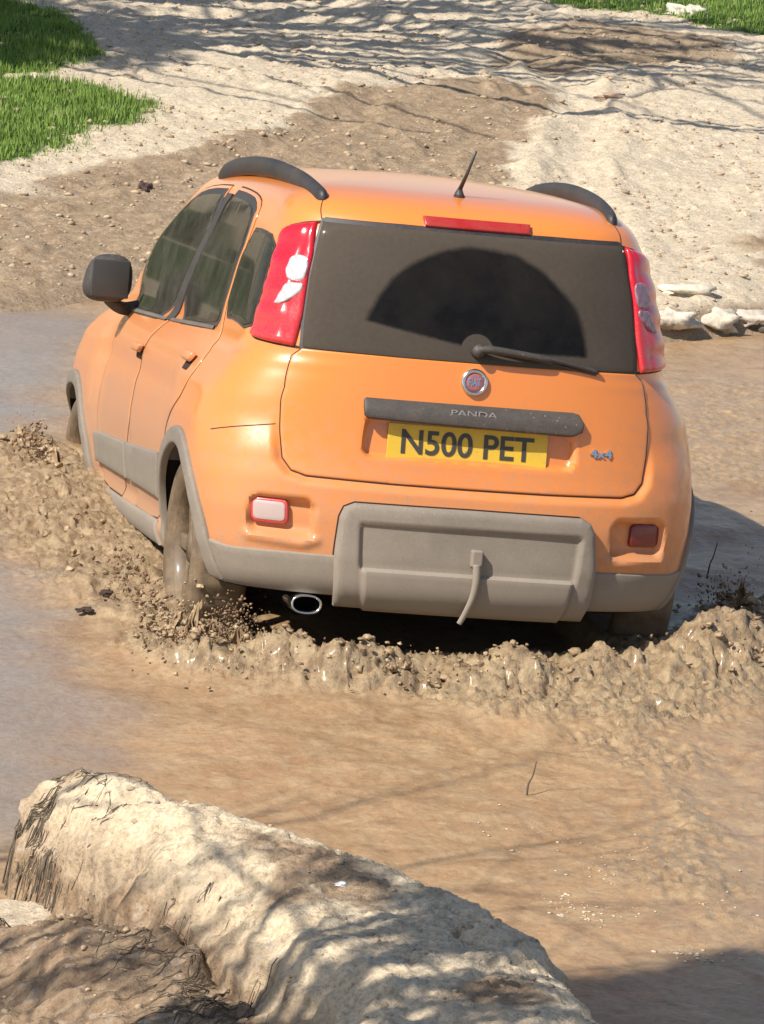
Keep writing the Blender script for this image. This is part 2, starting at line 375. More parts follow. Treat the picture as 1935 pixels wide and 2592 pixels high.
# cabin space and window openings
def slab(poly,h0,h1,grid=.04,mirror=False):
    B=resamp(offset(np.array(poly,float),.018),.03); 
    if mirror: B=B*[-1,1]
    n=len(B); pts=[tuple(p) for p in B]; gxx,gzz=np.meshgrid(np.arange(B[:,0].min(),B[:,0].max(),grid),np.arange(B[:,1].min(),B[:,1].max(),grid)); gxx=gxx.ravel();gzz=gzz.ravel(); k=sdist(gxx,gzz,B)>.02; pts+=list(zip(gxx[k],gzz[k]))
    vc,_,fc,_,_,_=delaunay_2d_cdt([Vector(p) for p in pts],[(i,(i+1)%n) for i in range(n)],[],1,1e-6); V2=np.array([tuple(v) for v in vc]); m=len(V2); f=[tuple(x) for x in fc]
    N_=Nrm(V2[:,0],V2[:,1]); P_=S(V2[:,0],V2[:,1]); V=np.vstack([P_+N_*h0,P_+N_*h1]); cnt={(x[i],x[(i+1)%3]) for x in f for i in range(3)}; bd=[e for e in cnt if (e[1],e[0]) not in cnt]
    return V,f+[tuple(i+m for i in x[::-1]) for x in f]+[(e[1],e[0],e[0]+m,e[1]+m) for e in bd]
RG=[(.695,1.404),(.35,1.408),(0,1.409),(-.35,1.408),(-.695,1.404),(-.664,1.024),(-.655,1.014),(-.3,1.010),(0,1.010),(.3,1.010),(.655,1.014),(.664,1.024)]
GF=[(2.51,.992),(3.30,.975),(3.40,.990),(3.64,1.12),(3.765,1.21),(3.74,1.305),(3.53,1.388),(3.24,1.405),(2.51,1.410)]
GR=[(1.545,1.026),(2.42,.998),(2.42,1.410),(2.0,1.408),(1.67,1.400),(1.50,1.368),(1.49,1.07)]
GQ=[(.935,1.050),(1.22,1.072),(1.425,1.066),(1.43,1.342),(1.15,1.348),(.915,1.340),(.905,1.25),(.918,1.12)]
cuts=[slab(RG,.03,-.14)]
for mr in(True,False): cuts+=[slab(GF,.03,-.14,mirror=mr),slab(GR,.03,-.14,mirror=mr),slab(GQ,.03,-.14,mirror=mr)]
_Z=np.linspace(.55,1.475,46); _am=LC+LS+LF; _A=np.linspace(-_am,_am,321)[:-1]; _AA,_ZZ=np.meshgrid(_A,_Z,indexing='ij'); _V=S(_AA,_ZZ)-Nrm(_AA,_ZZ)*.06; _V[...,1]=np.minimum(_V[...,1],2.95)
_i=np.arange(_AA.size).reshape(_AA.shape); _j=np.roll(_i,-1,0); cuts.append((_V.reshape(-1,3),np.stack([_i[:,:-1],_j[:,:-1],_j[:,1:],_i[:,1:]],-1).reshape(-1,4).tolist()+[_i[:,-1].tolist(),_i[::-1,0].tolist()]))
for V1,F1 in cuts: b=len(cv); cv+=[tuple(v) for v in V1]; cf+=[tuple(i+b for i in f) for f in F1]
# inner underbody cavity behind the bumper bottom
V1,F1=box((0,1.85,.235),(1.30,3.3,.12)); b=len(cv); cv+=V1; cf+=[tuple(i+b for i in f) for f in F1]
cut=mesh_obj('cutter',cv,cf,M['under'],None,smooth=False)
bmx=bmesh.new(); bmx.from_mesh(cut.data); bmesh.ops.recalc_face_normals(bmx,faces=bmx.faces); bmx.to_mesh(cut.data); bmx.free()
bmx=bmesh.new(); bmx.from_mesh(body.data); bmesh.ops.recalc_face_normals(bmx,faces=bmx.faces); bmx.to_mesh(body.data); bmx.free()
md=body.modifiers.new('b','BOOLEAN'); md.operation='DIFFERENCE'; md.object=cut; md.solver='EXACT'; md.use_self=True; md.material_mode='TRANSFER'
dg=bpy.context.evaluated_depsgraph_get(); nm=bpy.data.meshes.new_from_object(body.evaluated_get(dg)); body.modifiers.clear(); body.data=nm; bpy.data.objects.remove(cut)
mix_=np.empty(len(nm.polygons),dtype=np.int32); nm.polygons.foreach_get('material_index',mix_); names_=[m.name for m in nm.materials]; print('body verts after cut',len(nm.vertices),[m.name for m in nm.materials if m])
isu=np.array([n.startswith('underbody') for n in names_])[mix_]; nm.materials.clear(); nm.materials.append(M['paint']); nm.materials.append(M['under']); nm.materials.append(M['trim'])
ctr=np.empty(len(nm.polygons)*3); nm.polygons.foreach_get('center',ctr); ctr=ctr.reshape(-1,3); nrmv=np.empty(len(nm.polygons)*3); nm.polygons.foreach_get('normal',nrmv); nrmv=nrmv.reshape(-1,3)
dk=(ctr[:,2]<.30)&(np.abs(ctr[:,0])<.66)&(ctr[:,1]>.16)|(ctr[:,2]<.247)
for wy in WY:
    r=np.hypot(ctr[:,1]-wy,ctr[:,2]-WZ); dk|=(r<.339)&(np.abs(ctr[:,0])<.84)&(ctr[:,2]<.66)
dk|=isu; cab=isu&(ctr[:,2]>.56); mi=np.where(cab,2,np.where(dk,1,0)).astype(np.int32); nm.polygons.foreach_set('material_index',mi); nm.polygons.foreach_set('use_smooth',~dk)
try: nm.set_sharp_from_angle(angle=R_(40))
except Exception as e: print(e)
body.parent=car
# seats seen through the glass
def seat(x,y,zb,w,name,hr=(0,)):
    e=mesh_obj(name,*merge([box((x,y+.22,zb+.06),(w,.50,.14),.05),box((x,y,zb+.36),(w,.13,.56),.05,Matrix.Rotation(R_(-12) if 0 else R_(12),3,'X'))]),M['seat'],car)
    for h in hr: mesh_obj('headrest',*merge([box((x+h,y-.09,zb+.74),(.25,.10,.16),.04),tube([(x+h-.05,y-.08,zb+.6),(x+h-.05,y-.08,zb+.7)],.008,6),tube([(x+h+.05,y-.08,zb+.6),(x+h+.05,y-.08,zb+.7)],.008,6)]),M['seat'],e)
seat(0,.98,.42,1.15,'rear_seat',(-.38,.38)); seat(-.34,1.95,.42,.50,'front_seat'); seat(.34,1.95,.42,.50,'front_seat')
mesh_obj('parcel_shelf',*box((0,.55,.965),(1.16,.62,.02),.006),M['trim'],car)
hatch=patch('tailgate',HATCH,.006,M['paint'],car,r=.005,grid=.0085)
ribbon('panel_gap',HATCH,.007,M['gap'],car,h=.0022,closed=True)
ribbon('panel_gap',[(.701,1.404),(.735,1.44),(.757,1.466)],.004,M['gap'],car,h=.0008,mirror=True)
ribbon('panel_gap',[(.701,1.404),(.735,1.44),(.757,1.466)],.004,M['gap'],car,h=.0008)
rwin=patch('rear_window',RG,.007,M['rglass'],hatch,r=.003,grid=.02)
ribbon('window_seal',offset(np.array(RG),-.006),.012,M['dark'],hatch,h=.004,closed=True)
WLU=[(.770,1.296),(.735,1.298),(.705,1.292),(.696,1.270),(.694,1.240),(.702,1.219),(.735,1.215),(.768,1.219),(.784,1.240),(.786,1.275)]
WLL=[(.698,1.213),(.730,1.211),(.768,1.211),(.784,1.190),(.800,1.150),(.804,1.138),(.775,1.140),(.722,1.166),(.696,1.190)]
TL=[(.700,1.404),(.780,1.394),(.850,1.380),(.884,1.362),(.893,1.335),(.880,1.25),(.893,1.12),(.917,1.045),(.912,1.034),(.879,1.026),(.76,1.018),(.672,1.014)]
WL=[(.770,1.286),(.712,1.284),(.700,1.262),(.696,1.215),(.714,1.178),(.768,1.146),(.788,1.150),(.790,1.17),(.772,1.215),(.776,1.25),(.784,1.27)]
for mr in(True,False):
    t=patch('tail_light',TL,.016,M['lens_red'],car,r=.012,grid=.012,mirror=mr,soft=1,fld=lambda a,z:.0030*np.sin(z*75)*q(np.abs(a),.70,.78)-.004*np.exp(-((np.abs(a)-.745)/.006)**2))
    for wl in (WLU,WLL): patch('clear_lens',wl,.0205,M['lens_white'] if mr else M['lens_shade'],t,r=.005,grid=.008,mirror=mr,soft=1,fld=lambda a,z:.0022*np.sin(z*150)*np.sin(np.abs(a)*150))
    ribbon('lamp_seal',TL,.008,M['gap'],t,h=.0025,closed=True,mirror=mr)
    # rubber line between glass and lamp
    if not mr: t['label']='narrow red tail light on the shaded right corner'
    else: t['label']='bright red tail light with sun glint on the left corner'
# side glass, doors
DRF=[(2.475,.325),(2.475,1.440),(3.20,1.436),(3.58,1.418),(3.80,1.345),(3.84,1.22),(3.70,1.10),(3.47,.985),(3.30,.94),(3.18,.87),(3.17,.70),(3.19,.52),(3.16,.36),(3.08,.325)]
DRR=[(2.455,.325),(2.455,1.440),(2.10,1.438),(1.72,1.432),(1.50,1.415),(1.44,1.37),(1.455,1.05),(1.37,.98),(1.29,.90),(1.30,.81),(1.42,.73),(1.62,.60),(1.75,.45),(1.80,.36),(1.85,.325)]
MF=[(2.48,.405),(3.19,.397),(3.19,.507),(2.48,.53)]
MR=[(1.765,.412),(2.45,.408),(2.45,.532),(1.745,.565)]
for mr in(True,False):
    for nmn,D,Gl,Mo,ha in(('front',DRF,GF,MF,(2.52,.850)),('rear',DRR,GR,MR,(1.47,.890))):
        d=patch('door',D,.0035,M['paint'],car,r=.004,grid=.03,mirror=mr,soft=1)
        ribbon('door_seam',chaikin(D,1),.006,M['gap'],d,h=.0012,closed=True,mirror=mr)
        fr=patch('window_frame',offset(np.array(Gl)[::-1],-.020),.006,M['dark'],d,r=.003,grid=.03,mirror=mr,soft=1)
        patch('window',Gl,.0085,M['sglass'],fr,r=.003,grid=.03,mirror=mr,soft=1)
        ribbon('belt_strip',[(Gl[0][0],Gl[0][1]-.010),(Gl[1][0],Gl[1][1]-.010)],.012,M['chrome'] if 0 else M['plastic'],fr,h=.010,mirror=mr)
        mo=patch('side_moulding',Mo,.020,M['plastic'],d,r=.006,grid=.03,mirror=mr)
        ax,az_=ha
        hd=patch('door_handle',rr(ax-.07,ax+.07,az_+.004,az_+.032,.012),.030,M['paint'],d,r=.008,grid=.02,back=.012,mirror=mr)
        patch('handle_shade',rr(ax-.065,ax+.055,az_-.020,az_+.010,.012),.005,M['gap'],hd,r=.001,grid=.02,mirror=mr)  # dark patch painted for the shadow under the handle
    patch('quarter_window',GQ,.006,M['sglass'],car,r=.003,grid=.025,mirror=mr,soft=1)
    ribbon('window_seal',chaikin(GQ,1),.014,M['dark'],car,h=.0035,closed=True,mirror=mr)
    # grey cladding: arch flares, sill, bumper valance
    for k,wy in enumerate(WY):
        ang=np.radians(np.linspace(-8,188,44)); oR=.392 if k==0 else .388
        def ring(R,an): 
            y=wy+R*np.cos(an); z=WZ+R*np.sin(an)*(1. if R<.36 else 1.0); return [(float(a_of_y(np.float64(yy),zz)),float(zz)) for yy,zz in zip(y,z)]
        P=ring(oR,ang)+ring(.333,ang[::-1])
        patch('arch_flare',P,.016,M['plastic'],car,r=.008,grid=.02,mirror=mr)
    patch('sill',[(1.77,.250),(3.30,.250),(3.27,.318),(2.6,.322),(1.80,.330)],.012,M['plastic'],car,r=.006,grid=.03,mirror=mr)
    patch('bumper_valance',[(.40,.378),(.60,.377),(.76,.375),(.845,.385),(.853,.33),(.845,.252),(.40,.252)],.008,M['plastic'],car,r=.005,grid=.02,mirror=mr)
    FL=rr(.566,.686,.458,.534,.018)
    if mr:
        f=patch('reversing_lamp',FL,.004,M['lens_red'],car,r=.004,grid=.015,mirror=True,back=-.05,base=lambda a,z,h:S(a,z)+Nrm(a,z)*(h+.004)[...,None] if np.ndim(h) else S(a,z)); f['label']='pinkish white reversing lamp with red rim, left of bumper'
        patch('clear_lens',rr(.574,.678,.466,.526,.014),.0065,M['lamp_pink'],f,r=.003,grid=.012,mirror=True,base=lambda a,z,h:S(a,z)+Nrm(a,z)*(h+.004)[...,None])
    else:
        f=patch('fog_lamp',FL,-.004,M['lens_dark'],car,r=.004,grid=.015,back=-.05,base=lambda a,z,h:S(a,z)+Nrm(a,z)*(h+.004)[...,None]); f['label']='dark red fog lamp in right bumper recess'
ribbon('panel_gap',[(.860,.725),(.76,.745),(.63,.768)],.0035,M['gap'],car,h=.0006,mirror=True)
# dark B pillars between the two door glasses
for mr in(True,False): patch('pillar_trim',[(2.395,.985),(2.54,.978),(2.54,1.415),(2.395,1.415)],.0095,M['dark'],car,r=.002,grid=.03,mirror=mr)
# windscreen and bonnet line on the hidden front
am=LC+LS+LF
def both(P): return P
def front_patch(name,z0,z1,cut_,h,mtl):
    Zs=np.linspace(z0,z1,16); As=np.concatenate([np.linspace(cut_,am,20),-np.linspace(cut_,am,20)[::-1][1:]]); AA,ZZ=np.meshgrid(As,Zs,indexing='ij'); V=SD(AA,ZZ,np.full(AA.shape,h)); 
    return mesh_obj(name,V.reshape(-1,3),grid_faces(*AA.shape),mtl,car)
front_patch('windscreen',1.04,1.39,3.95,.004,M['sglass'])
front_patch('front_grille',.35,.55,4.5,.006,M['dark'])
# skid plate
def skf(a,z):
    b=np.abs(a-.01); r=-.012*q(z,.490,.482)*q(b,.356,.346)+.022*q(z,.358,.346)*q(b,.354,.340)
    return r
SK=[(-.432,.236),(-.425,.33),(-.415,.42),(-.405,.50),(-.392,.53),(-.36,.545),(0,.547),(.36,.545),(.392,.53),(.410,.50),(.425,.42),(.440,.33),(.448,.236)]
SKs=[SK[0]]+SK[1:-1]+[SK[-1]]
skid=patch('skid_plate',SKs,.046,M['plastic'],car,r=.020,grid=.008,fld=skf)
ribbon('panel_gap',SKs,.010,M['gap'],car,h=.001,closed=True)
# tow eye block with hanging strap
tb=box((.028,-.066,.402),(.036,.05,.055),.006); st=spline([(.028,-.088,.385),(.030,-.090,.34),(.029,-.088,.31),(.024,-.082,.275),(.014,-.072,.24),(.004,-.064,.212),(-.006,-.060,.190)],6)
tow=mesh_obj('tow_eye',*tb,M['plastic'],car,smooth=False)
V,F=tube(st,np.linspace(.014,.009,len(st)),8,.9); mesh_obj('tow_strap',V,F,M['plastic'],tow)
# handle bar over the plate
GB=[(-.352,.872),(-.345,.878),(.33,.878),(.352,.872),(.366,.842),(.362,.815),(.33,.800),(-.335,.812),(-.348,.822)]
GB=[(float(a_of_x(np.float64(x),z)),z) for x,z in GB]
bar=patch('handle_bar',GB,.012,M['dark'],hatch,r=.006,grid=.012,back=-.012,fld=lambda a,z:.016*q(z,.88,.835)-disp(a,z))
V,F=text_mesh('t','PANDA',.04,.0012,None,None,fit=.15,height=.018)
V=[(v[0]+.0,.057-.0485-.0*v[1]+(-v[2])-.0005,.853+v[1]) for v in V]
yb=float(S(np.array([0.]),np.array([.853]))[0,1])-.012-.016*float(q(np.float64(.853),.88,.835))
V=np.array(V); V[:,1]=V[:,1]-V[:,1].min()+yb-.0040; mesh_obj('lettering',V,F,M['chrome'] if 0 else mat('faded_letter',(.30,.27,.26),.5),bar,smooth=False)
# number plate
def tilt_at(z): 
    p=S(np.array([0.,0.]),np.array([z-.05,z+.05])); return math.atan2(p[1,1]-p[0,1],.1)
zc=.748; yp=float(SD(np.array([0.]),np.array([zc]))[0,1])-.007; Rt=Matrix.Rotation(-tilt_at(zc)*.6,3,'X')
pl=mesh_obj('number_plate',*box((0,0,0),(.524,.005,.111),.0012),M['yellow'],hatch,smooth=False); pl.location=(-.004,yp,zc); pl.rotation_euler=Rt.to_euler()
V,F=text_mesh('t','N500 PET',.1,.0008,None,None,fit=.435,height=.079,off=.0018)
V=[(v[0],-.0035-v[2]*.9,v[1]) for v in V]; mesh_obj('lettering',V,F,M['ink'],pl,smooth=False)
# round maker badge
ez=.952; ey=float(SD(np.array([0.]),np.array([ez]),np.array([.008]))[0,1]); te=tilt_at(ez)
bd=empty('emblem',(-.004,ey,ez)); bd.parent=hatch; bd.rotation_euler=(-te,0,0)
def lathe(prof,n=40,axis='y'):
    V=[];F=[]
    for r,h in prof:
        for k in range(n): t=2*math.pi*k/n; V.append((r*math.cos(t),h,r*math.sin(t)))
    m=len(prof)
    for i in range(m-1):
        for k in range(n): F.append((i*n+k,(i+1)*n+k,(i+1)*n+(k+1)%n,i*n+(k+1)%n))
    return V,F
V,F=lathe([(.043,.004),(.044,-.004),(.041,-.010),(.036,-.012),(.031,-.009),(.030,-.004)]); mesh_obj('ring',V,F,M['chrome'],bd)
V,F=lathe([(.0001,-.0075),(.020,-.0073),(.031,-.006),(.031,.0)]); mesh_obj('disc',V,F,M['badge'],bd)
V,F=text_mesh('t','FIAT',.03,.0008,None,None,fit=.040,height=.024,off=.0005); mesh_obj('lettering',[(v[0],-.0088-v[2],v[1]) for v in V],F,M['chrome'],bd,smooth=False)
# 4x4 badge right of the plate
V,F=text_mesh('t','4x4',.05,.002,None,None,fit=.078,height=.028,off=.001); bz=.752; bx=.435; ba=float(a_of_x(np.float64(bx),bz)); pb=SD(np.array([ba]),np.array([bz]),np.array([.009]))[0]; nb=Nrm(np.array([ba]),np.array([bz]))[0]
bb=mesh_obj('badge',[(v[0],-v[2],v[1]) for v in V],F,M['chrome'],hatch,smooth=False); bb.location=pb; bb.rotation_euler=(-tilt_at(bz),0,math.atan2(nb[0],-nb[1]))
# wiper
wy_=lambda x,z,h:tuple(SD(np.array([float(a_of_x(np.float64(x),z))]),np.array([z]),np.array([h]))[0])
wpp=mesh_obj('wiper',*merge([tube([wy_(0.,1.045,.004),wy_(0.,1.045,.045)],.020,14),tube(spline([wy_(0,1.050,.032),wy_(.06,1.048,.042),wy_(.20,1.036,.032),wy_(.24,1.032,.022)],5),np.linspace(.015,.007,16),8,1.)]),M['dark'],hatch)
mesh_obj('wiper_blade',*merge([tube(spline([wy_(.035,1.062,.016),wy_(.22,1.040,.024),wy_(.405,1.010,.014)],8),.0075,8),tube(spline([wy_(.03,1.056,.010),wy_(.22,1.030,.011),wy_(.40,1.002,.010)],8),.005,6)]),M['dark'],wpp)
# high brake light
ZB=[(float(a_of_x(np.float64(x),z)),z) for x,z in((-.178,1.420),(.165,1.420),(.170,1.447),(-.182,1.447))]
patch('brake_light',ZB,.014,dusty('brake_lens',(.38,.012,.012),(.35,.16,.11),.3,.3,1.2,1.5,.3,.1),car,r=.004,grid=.02)
# roof lip
ribbon('roof_seam',[(-.695,1.414),(-.35,1.418),(0,1.418),(.35,1.418),(.695,1.414)],.009,M['gap'],car,h=.002)
# roof rails
for sg in(-1,1):
    P=spline([(.480,.33,1.476),(.490,.42,1.500),(.503,.62,1.530),(.518,.95,1.553),(.530,1.25,1.556),(.540,1.55,1.540),(.546,1.75,1.515),(.548,1.86,1.492)],6)*np.array([sg,1,1]); n=len(P); t=np.linspace(0,1,n)
    rad=.030*np.clip(np.minimum(t/.06,(1-t)/.16),0,1)**.5+.003
    a=tube(P,rad,14,.62); mesh_obj('roof_rail',*a,M['dark'],car)
# aerial
ab=tuple(wy_(-.02,1.505,0.)); ab=(-.022,.40,1.528)
av,af=tube([(ab[0],ab[1],ab[2]-.012),(ab[0],ab[1]+.005,ab[2]+.012),(ab[0]+.001,ab[1]+.004,ab[2]+.026)],[.024,.014,.007],12)
ant=mesh_obj('aerial',av,af,M['dark'],car); V,F=tube([(ab[0],ab[1]+.004,ab[2]+.02),(ab[0]+.012,ab[1]-.03,ab[2]+.075),(ab[0]+.026,ab[1]-.07,ab[2]+.150)],[.0075,.0055,.0035],8); mesh_obj('mast',V,F,M['dark'],ant)
# exhaust
def oval(w,h,n=32): return [(w*math.copysign(abs(math.cos(2*math.pi*k/n))**.8,math.cos(2*math.pi*k/n)),h*math.copysign(abs(math.sin(2*math.pi*k/n))**.9,math.sin(2*math.pi*k/n))) for k in range(n)]
V=[];F=[]
pr=[(.050,.030,.14),(.050,.031,.0),(.0495,.0305,-.004),(.044,.0255,-.004),(.042,.024,.004),(.041,.023,.12)]
for w,h,y in pr: V+=[(x,y,z) for x,z in oval(w,h)]
for i in range(len(pr)-1): F+=[(i*32+k,i*32+(k+1)%32,(i+1)*32+(k+1)%32,(i+1)*32+k) for k in range(32)]
ex=mesh_obj('exhaust',V,F,M['chrome'],car); ex.location=(-.484,.035,.210)
V,F=tube([(0,.12,0),(0,.7,.03)],.05,14); mesh_obj('silencer',V,F,M['under'],ex)
# rear axle and floor pieces seen dark under the bumper
mesh_obj('rear_axle',*merge([tube([(-.62,.60,.27),(.62,.60,.27)],.04,12),box((0,1.2,.255),(.9,1.6,.05),.01)]),M['under'],car)
# wheels
def wheel(x,y,sg):
    R=.312; w=.095
    prof=[(.205,-w*.75),(.225,-w*.95),(.27,-w*1.0),(.298,-w*.86),(R,-w*.62),(R,w*.62),(.298,w*.86),(.27,w),(.225,w*.95),(.205,w*.75)]
    n=96; V=[];F=[]
    for i,(r,h) in enumerate(prof):
        for k in range(n):
            t=2*math.pi*k/n; tr=0
            if 4<=i<=5: tr=-.007 if (k//2)%2 else 0
            if i in(3,6): tr=-.005 if (k//2)%2 else 0
            V.append((h,(r+tr)*math.cos(t),(r+tr)*math.sin(t)))
    for i in range(len(prof)-1): F+=[(i*n+k,(i+1)*n+k,(i+1)*n+(k+1)%n,i*n+(k+1)%n) for k in range(n)]
    e=empty('wheel',(x,y,WZ)); e.parent=car
    mesh_obj('tyre',V,F,M['rubber'],e)
    pv=[(.205,-w*.75),(.20,-w*.6),(.19,w*.2),(.19,w*.55),(.207,w*.76)]
    V=[];F=[];n=40
    for r,h in pv:
        for k in range(n): t=2*math.pi*k/n; V.append((h*sg,r*math.cos(t),r*math.sin(t)))
    for i in range(len(pv)-1): F+=[(i*n+k,(i+1)*n+k,(i+1)*n+(k+1)%n,i*n+(k+1)%n) for k in range(n)]
    parts=[(V,F)]
    for k in range(5):
        t=2*math.pi*k/5; c=(w*.45*sg,.10*math.cos(t),.10*math.sin(t)); parts.append(box(c,(.03,.19,.05),.008,Matrix.Rotation(t,3,'X')))
    parts.append(tube([(w*.2*sg,0,0),(w*.62*sg,0,0)],.05,20)); mesh_obj('rim',*merge(parts),M['rubber'],e)
for y in WY:
    for sg in(-1,1): wheel(sg*.715,y,sg)
# door mirrors
for sg in(-1,1):
    c=(sg*.832,2.40,1.082)
    bm=bmesh.new(); bmesh.ops.create_icosphere(bm,subdivisions=4,radius=1)
    for v in bm.verts:
        x,y,z=v.co; p=2.9; s=(abs(x)**p+abs(y)**2.2+abs(z)**p)**(-1/p); x*=s;y*=s;z*=s
        w=.088*(1-.10*z) ; v.co=(c[0]+x*w-sg*.0+(-.008*z*sg),c[1]+.055*y,c[2]+z*.088)
    V=[tuple(v.co) for v in bm.verts]; bm.verts.index_update(); F=[tuple(v.index for v in f.verts) for f in bm.faces]; bm.free()
    mo=mesh_obj('door_mirror',V,F,M['dark'],car)
    V,F=tube(spline([(sg*.825,2.42,1.005),(sg*.785,2.43,.980),(sg*.74,2.46,.972),(sg*.68,2.47,.985)],5),np.linspace(.02,.03,16),10,.9); mesh_obj('mirror_arm',V,F,M['dark'],mo)
    V,F=box((c[0],c[1]-.052,c[2]),(.140,.012,.138),.005); mesh_obj('mirror_glass',V,F,mat('mirror_glass_dusty',(.05,.045,.04),.35),mo)
# ------------------------------------------------------------------ ground
SHORE=[(-9,6.6),(-3,5.4),(-.9,5.12),(-.5,5.45),(.0,6.0),(.8,6.4),(1.6,5.9),(2.2,5.07),(2.45,5.22),(2.7,5.40),(3.3,5.75),(5,6.2),(9,7.5),(12,-12),(-.2,-12),(-.2,-6),(-.30,-4.6),(-.45,-4.0),(-1.1,-3.2),(-1.55,-2.75),(-1.9,-2.9),(-2.2,-3.2),(-4,-3.6),(-9,-4)]
GL=[(-6,11.2),(-.12,10.9),(.16,10.97),(.49,10.75),(.76,10.39),(.65,9.96),(.23,9.3),(-.03,8.92),(-.39,8.53),(-2,7.2),(-6,6.9)]
GTL=[(-8,14.6),(0.22,14.1),(.48,13.58),(.63,12.61),(.54,11.91),(.25,11.3),(-.2,11.1),(-6,11.4)]
GTR=[(3.9,19),(3.9,15.6),(4.14,14.9),(4.73,14.8),(5.02,14.25),(5.33,14.03),(9,13.0),(14,18)]
DAMP=[(-3,6.6),(-.54,7.25),(-.02,8.21),(.51,9.04),(1.37,10.25),(2.14,11.29),(2.72,11.76),(3.27,11.71),(3.3,10.83),(2.83,10.12),(2.51,9.27),(2.4,8.61),(1.72,5.6),(-.23,5.0),(-.77,4.9),(-3,5.0)]
DAMPR=[(2.99,7.08),(3.41,7.43),(5.5,7.6),(5.5,6.3),(3.06,6.22),(2.88,6.28)]
DAMPSHADE=[(3.35,13.69),(4.2,14.24),(5.1,14.04),(4.64,12.89),(3.66,12.08),(3.06,12.19)]  # damp brown with tree shade painted into it
TRK=[(spline([(-1.5,6.6),(.3,8.2),(1.6,10.0),(2.6,11.8),(4.2,13.2),(7,14.4)],5).tolist(),.022),(spline([(.2,6.3),(1.3,8.2),(2.4,9.8),(3.4,11.2),(5.2,12.4),(8,13.2)],5).tolist(),.02),(spline([(-1.5,13.2),(1.0,13.6),(3,13.4),(5,13.0),(8,13.6)],5).tolist(),.02),(spline([(2.4,6.6),(2.7,8.6),(3.2,10.5),(3.4,12.4),(2.4,14.4),(1,17)],5).tolist(),.03)]
def ground_h(x,y,fine=True):
    d=-sdist(x,y,SHORE)    # + on land
    far=.045*np.maximum(y-5.3,0)
    land=np.minimum(d*.35,.035)+np.where(y>0,far*q(d,0,.6),.0)
    # undercut little bank on the right shore
    land=land+np.where(y>0,.07*q(x,1.9,2.3)*q(d,.02,.10)*q(d,2.0,.3),0)
    h=np.where(d>0,land,np.maximum(d*.5,-.45))
    if fine:
        m=q(d,-.05,.25)
        h=h+m*(.030*fbm(x*1.3,y*1.3,o=4,s=3)+.022*bill(x*6,y*6,3,s=9)+.020*bill(x*20,y*20,3,s=19))
        rut=np.sin((y-1.1*x)*2.2+1.5*fbm(x*.5,y*.5,s=30)); h=h+m*.006*rut*np.where(y>5.2,1,0)
        for pl,dp in TRK:
            dm=np.full(np.shape(x),9.)
            for i in range(len(pl)-1):
                a=np.array(pl[i]);b=np.array(pl[i+1]);e=b-a;tt=np.clip(((x-a[0])*e[0]+(y-a[1])*e[1])/(e@e),0,1); dm=np.minimum(dm,np.hypot(x-a[0]-tt*e[0],y-a[1]-tt*e[1]))
            dm=dm+.03*vnoise(x*3,y*3,0.,77); h=h+m*(-dp*np.exp(-(dm/.13)**2)+dp*.5*np.exp(-((dm-.22)/.07)**2))
        cl=np.maximum(vnoise(x*9,y*9,0.,41)-.45,0); h=h+m*.05*cl
    return h
def var_axis(lo,hi,c0,c1,fine,grow=1.08):
    A=list(np.arange(c0,c1,fine)); s=fine; v=A[-1]
    while v<hi: s*=grow; v+=s; A.append(v)
    s=fine; v=c0; B=[]
    while v>lo: s*=grow; v-=s; B.append(v)
    return np.array(B[::-1]+A)
gx=var_axis(-250,250,-1.6,6.6,.022); gy=var_axis(-250,350,4.6,17.2,.030)
GX,GY=np.meshgrid(gx,gy,indexing='ij'); GZ=ground_h(GX,GY)
GZ=np.where((GX<-20)|(GX>25)|(GY>40)|(GY<-20),GZ+np.clip(np.hypot(GX,GY)-25,0,60)*.01,GZ)
gm=bpy.data.materials.new('clay_ground'); gm.use_nodes=True
ground=mesh_obj('ground',np.stack([GX,GY,GZ],-1).reshape(-1,3),grid_faces(*GX.shape),gm); tag(ground,kind='structure',label='pale dried clay track with damp brown ruts')
wj=.16*fbm(GX*1.6,GY*1.6,o=4,s=50)+.05*fbm(GX*9,GY*9,s=51); dd=lambda P,w:q(sdist(GX,GY,P)+wj*w,-.12,.16)
damp=np.maximum.reduce([dd(DAMP,2.),dd(DAMPR,1.5)*.8,dd(DAMPSHADE,2.)*.75]); shore=q(-sdist(GX,GY,SHORE),.30,.03)*.7  # damp ground, the top region holding painted tree shade as well
grs=np.maximum.reduce([q(sdist(GX,GY,P)+wj*1.2,-.05,.12) for P in(GL,GTL,GTR)])
def set_attr(ob,name,arr):
    a=ob.data.color_attributes.new(name,'FLOAT_COLOR','POINT'); c=np.ones((len(ob.data.vertices),4),np.float32)
    for i,v in enumerate(arr): c[:,i]=np.asarray(v,np.float32).ravel()
    a.data.foreach_set('color',c.ravel())
set_attr(ground,'mask',(np.maximum(damp,shore),grs,damp*0))
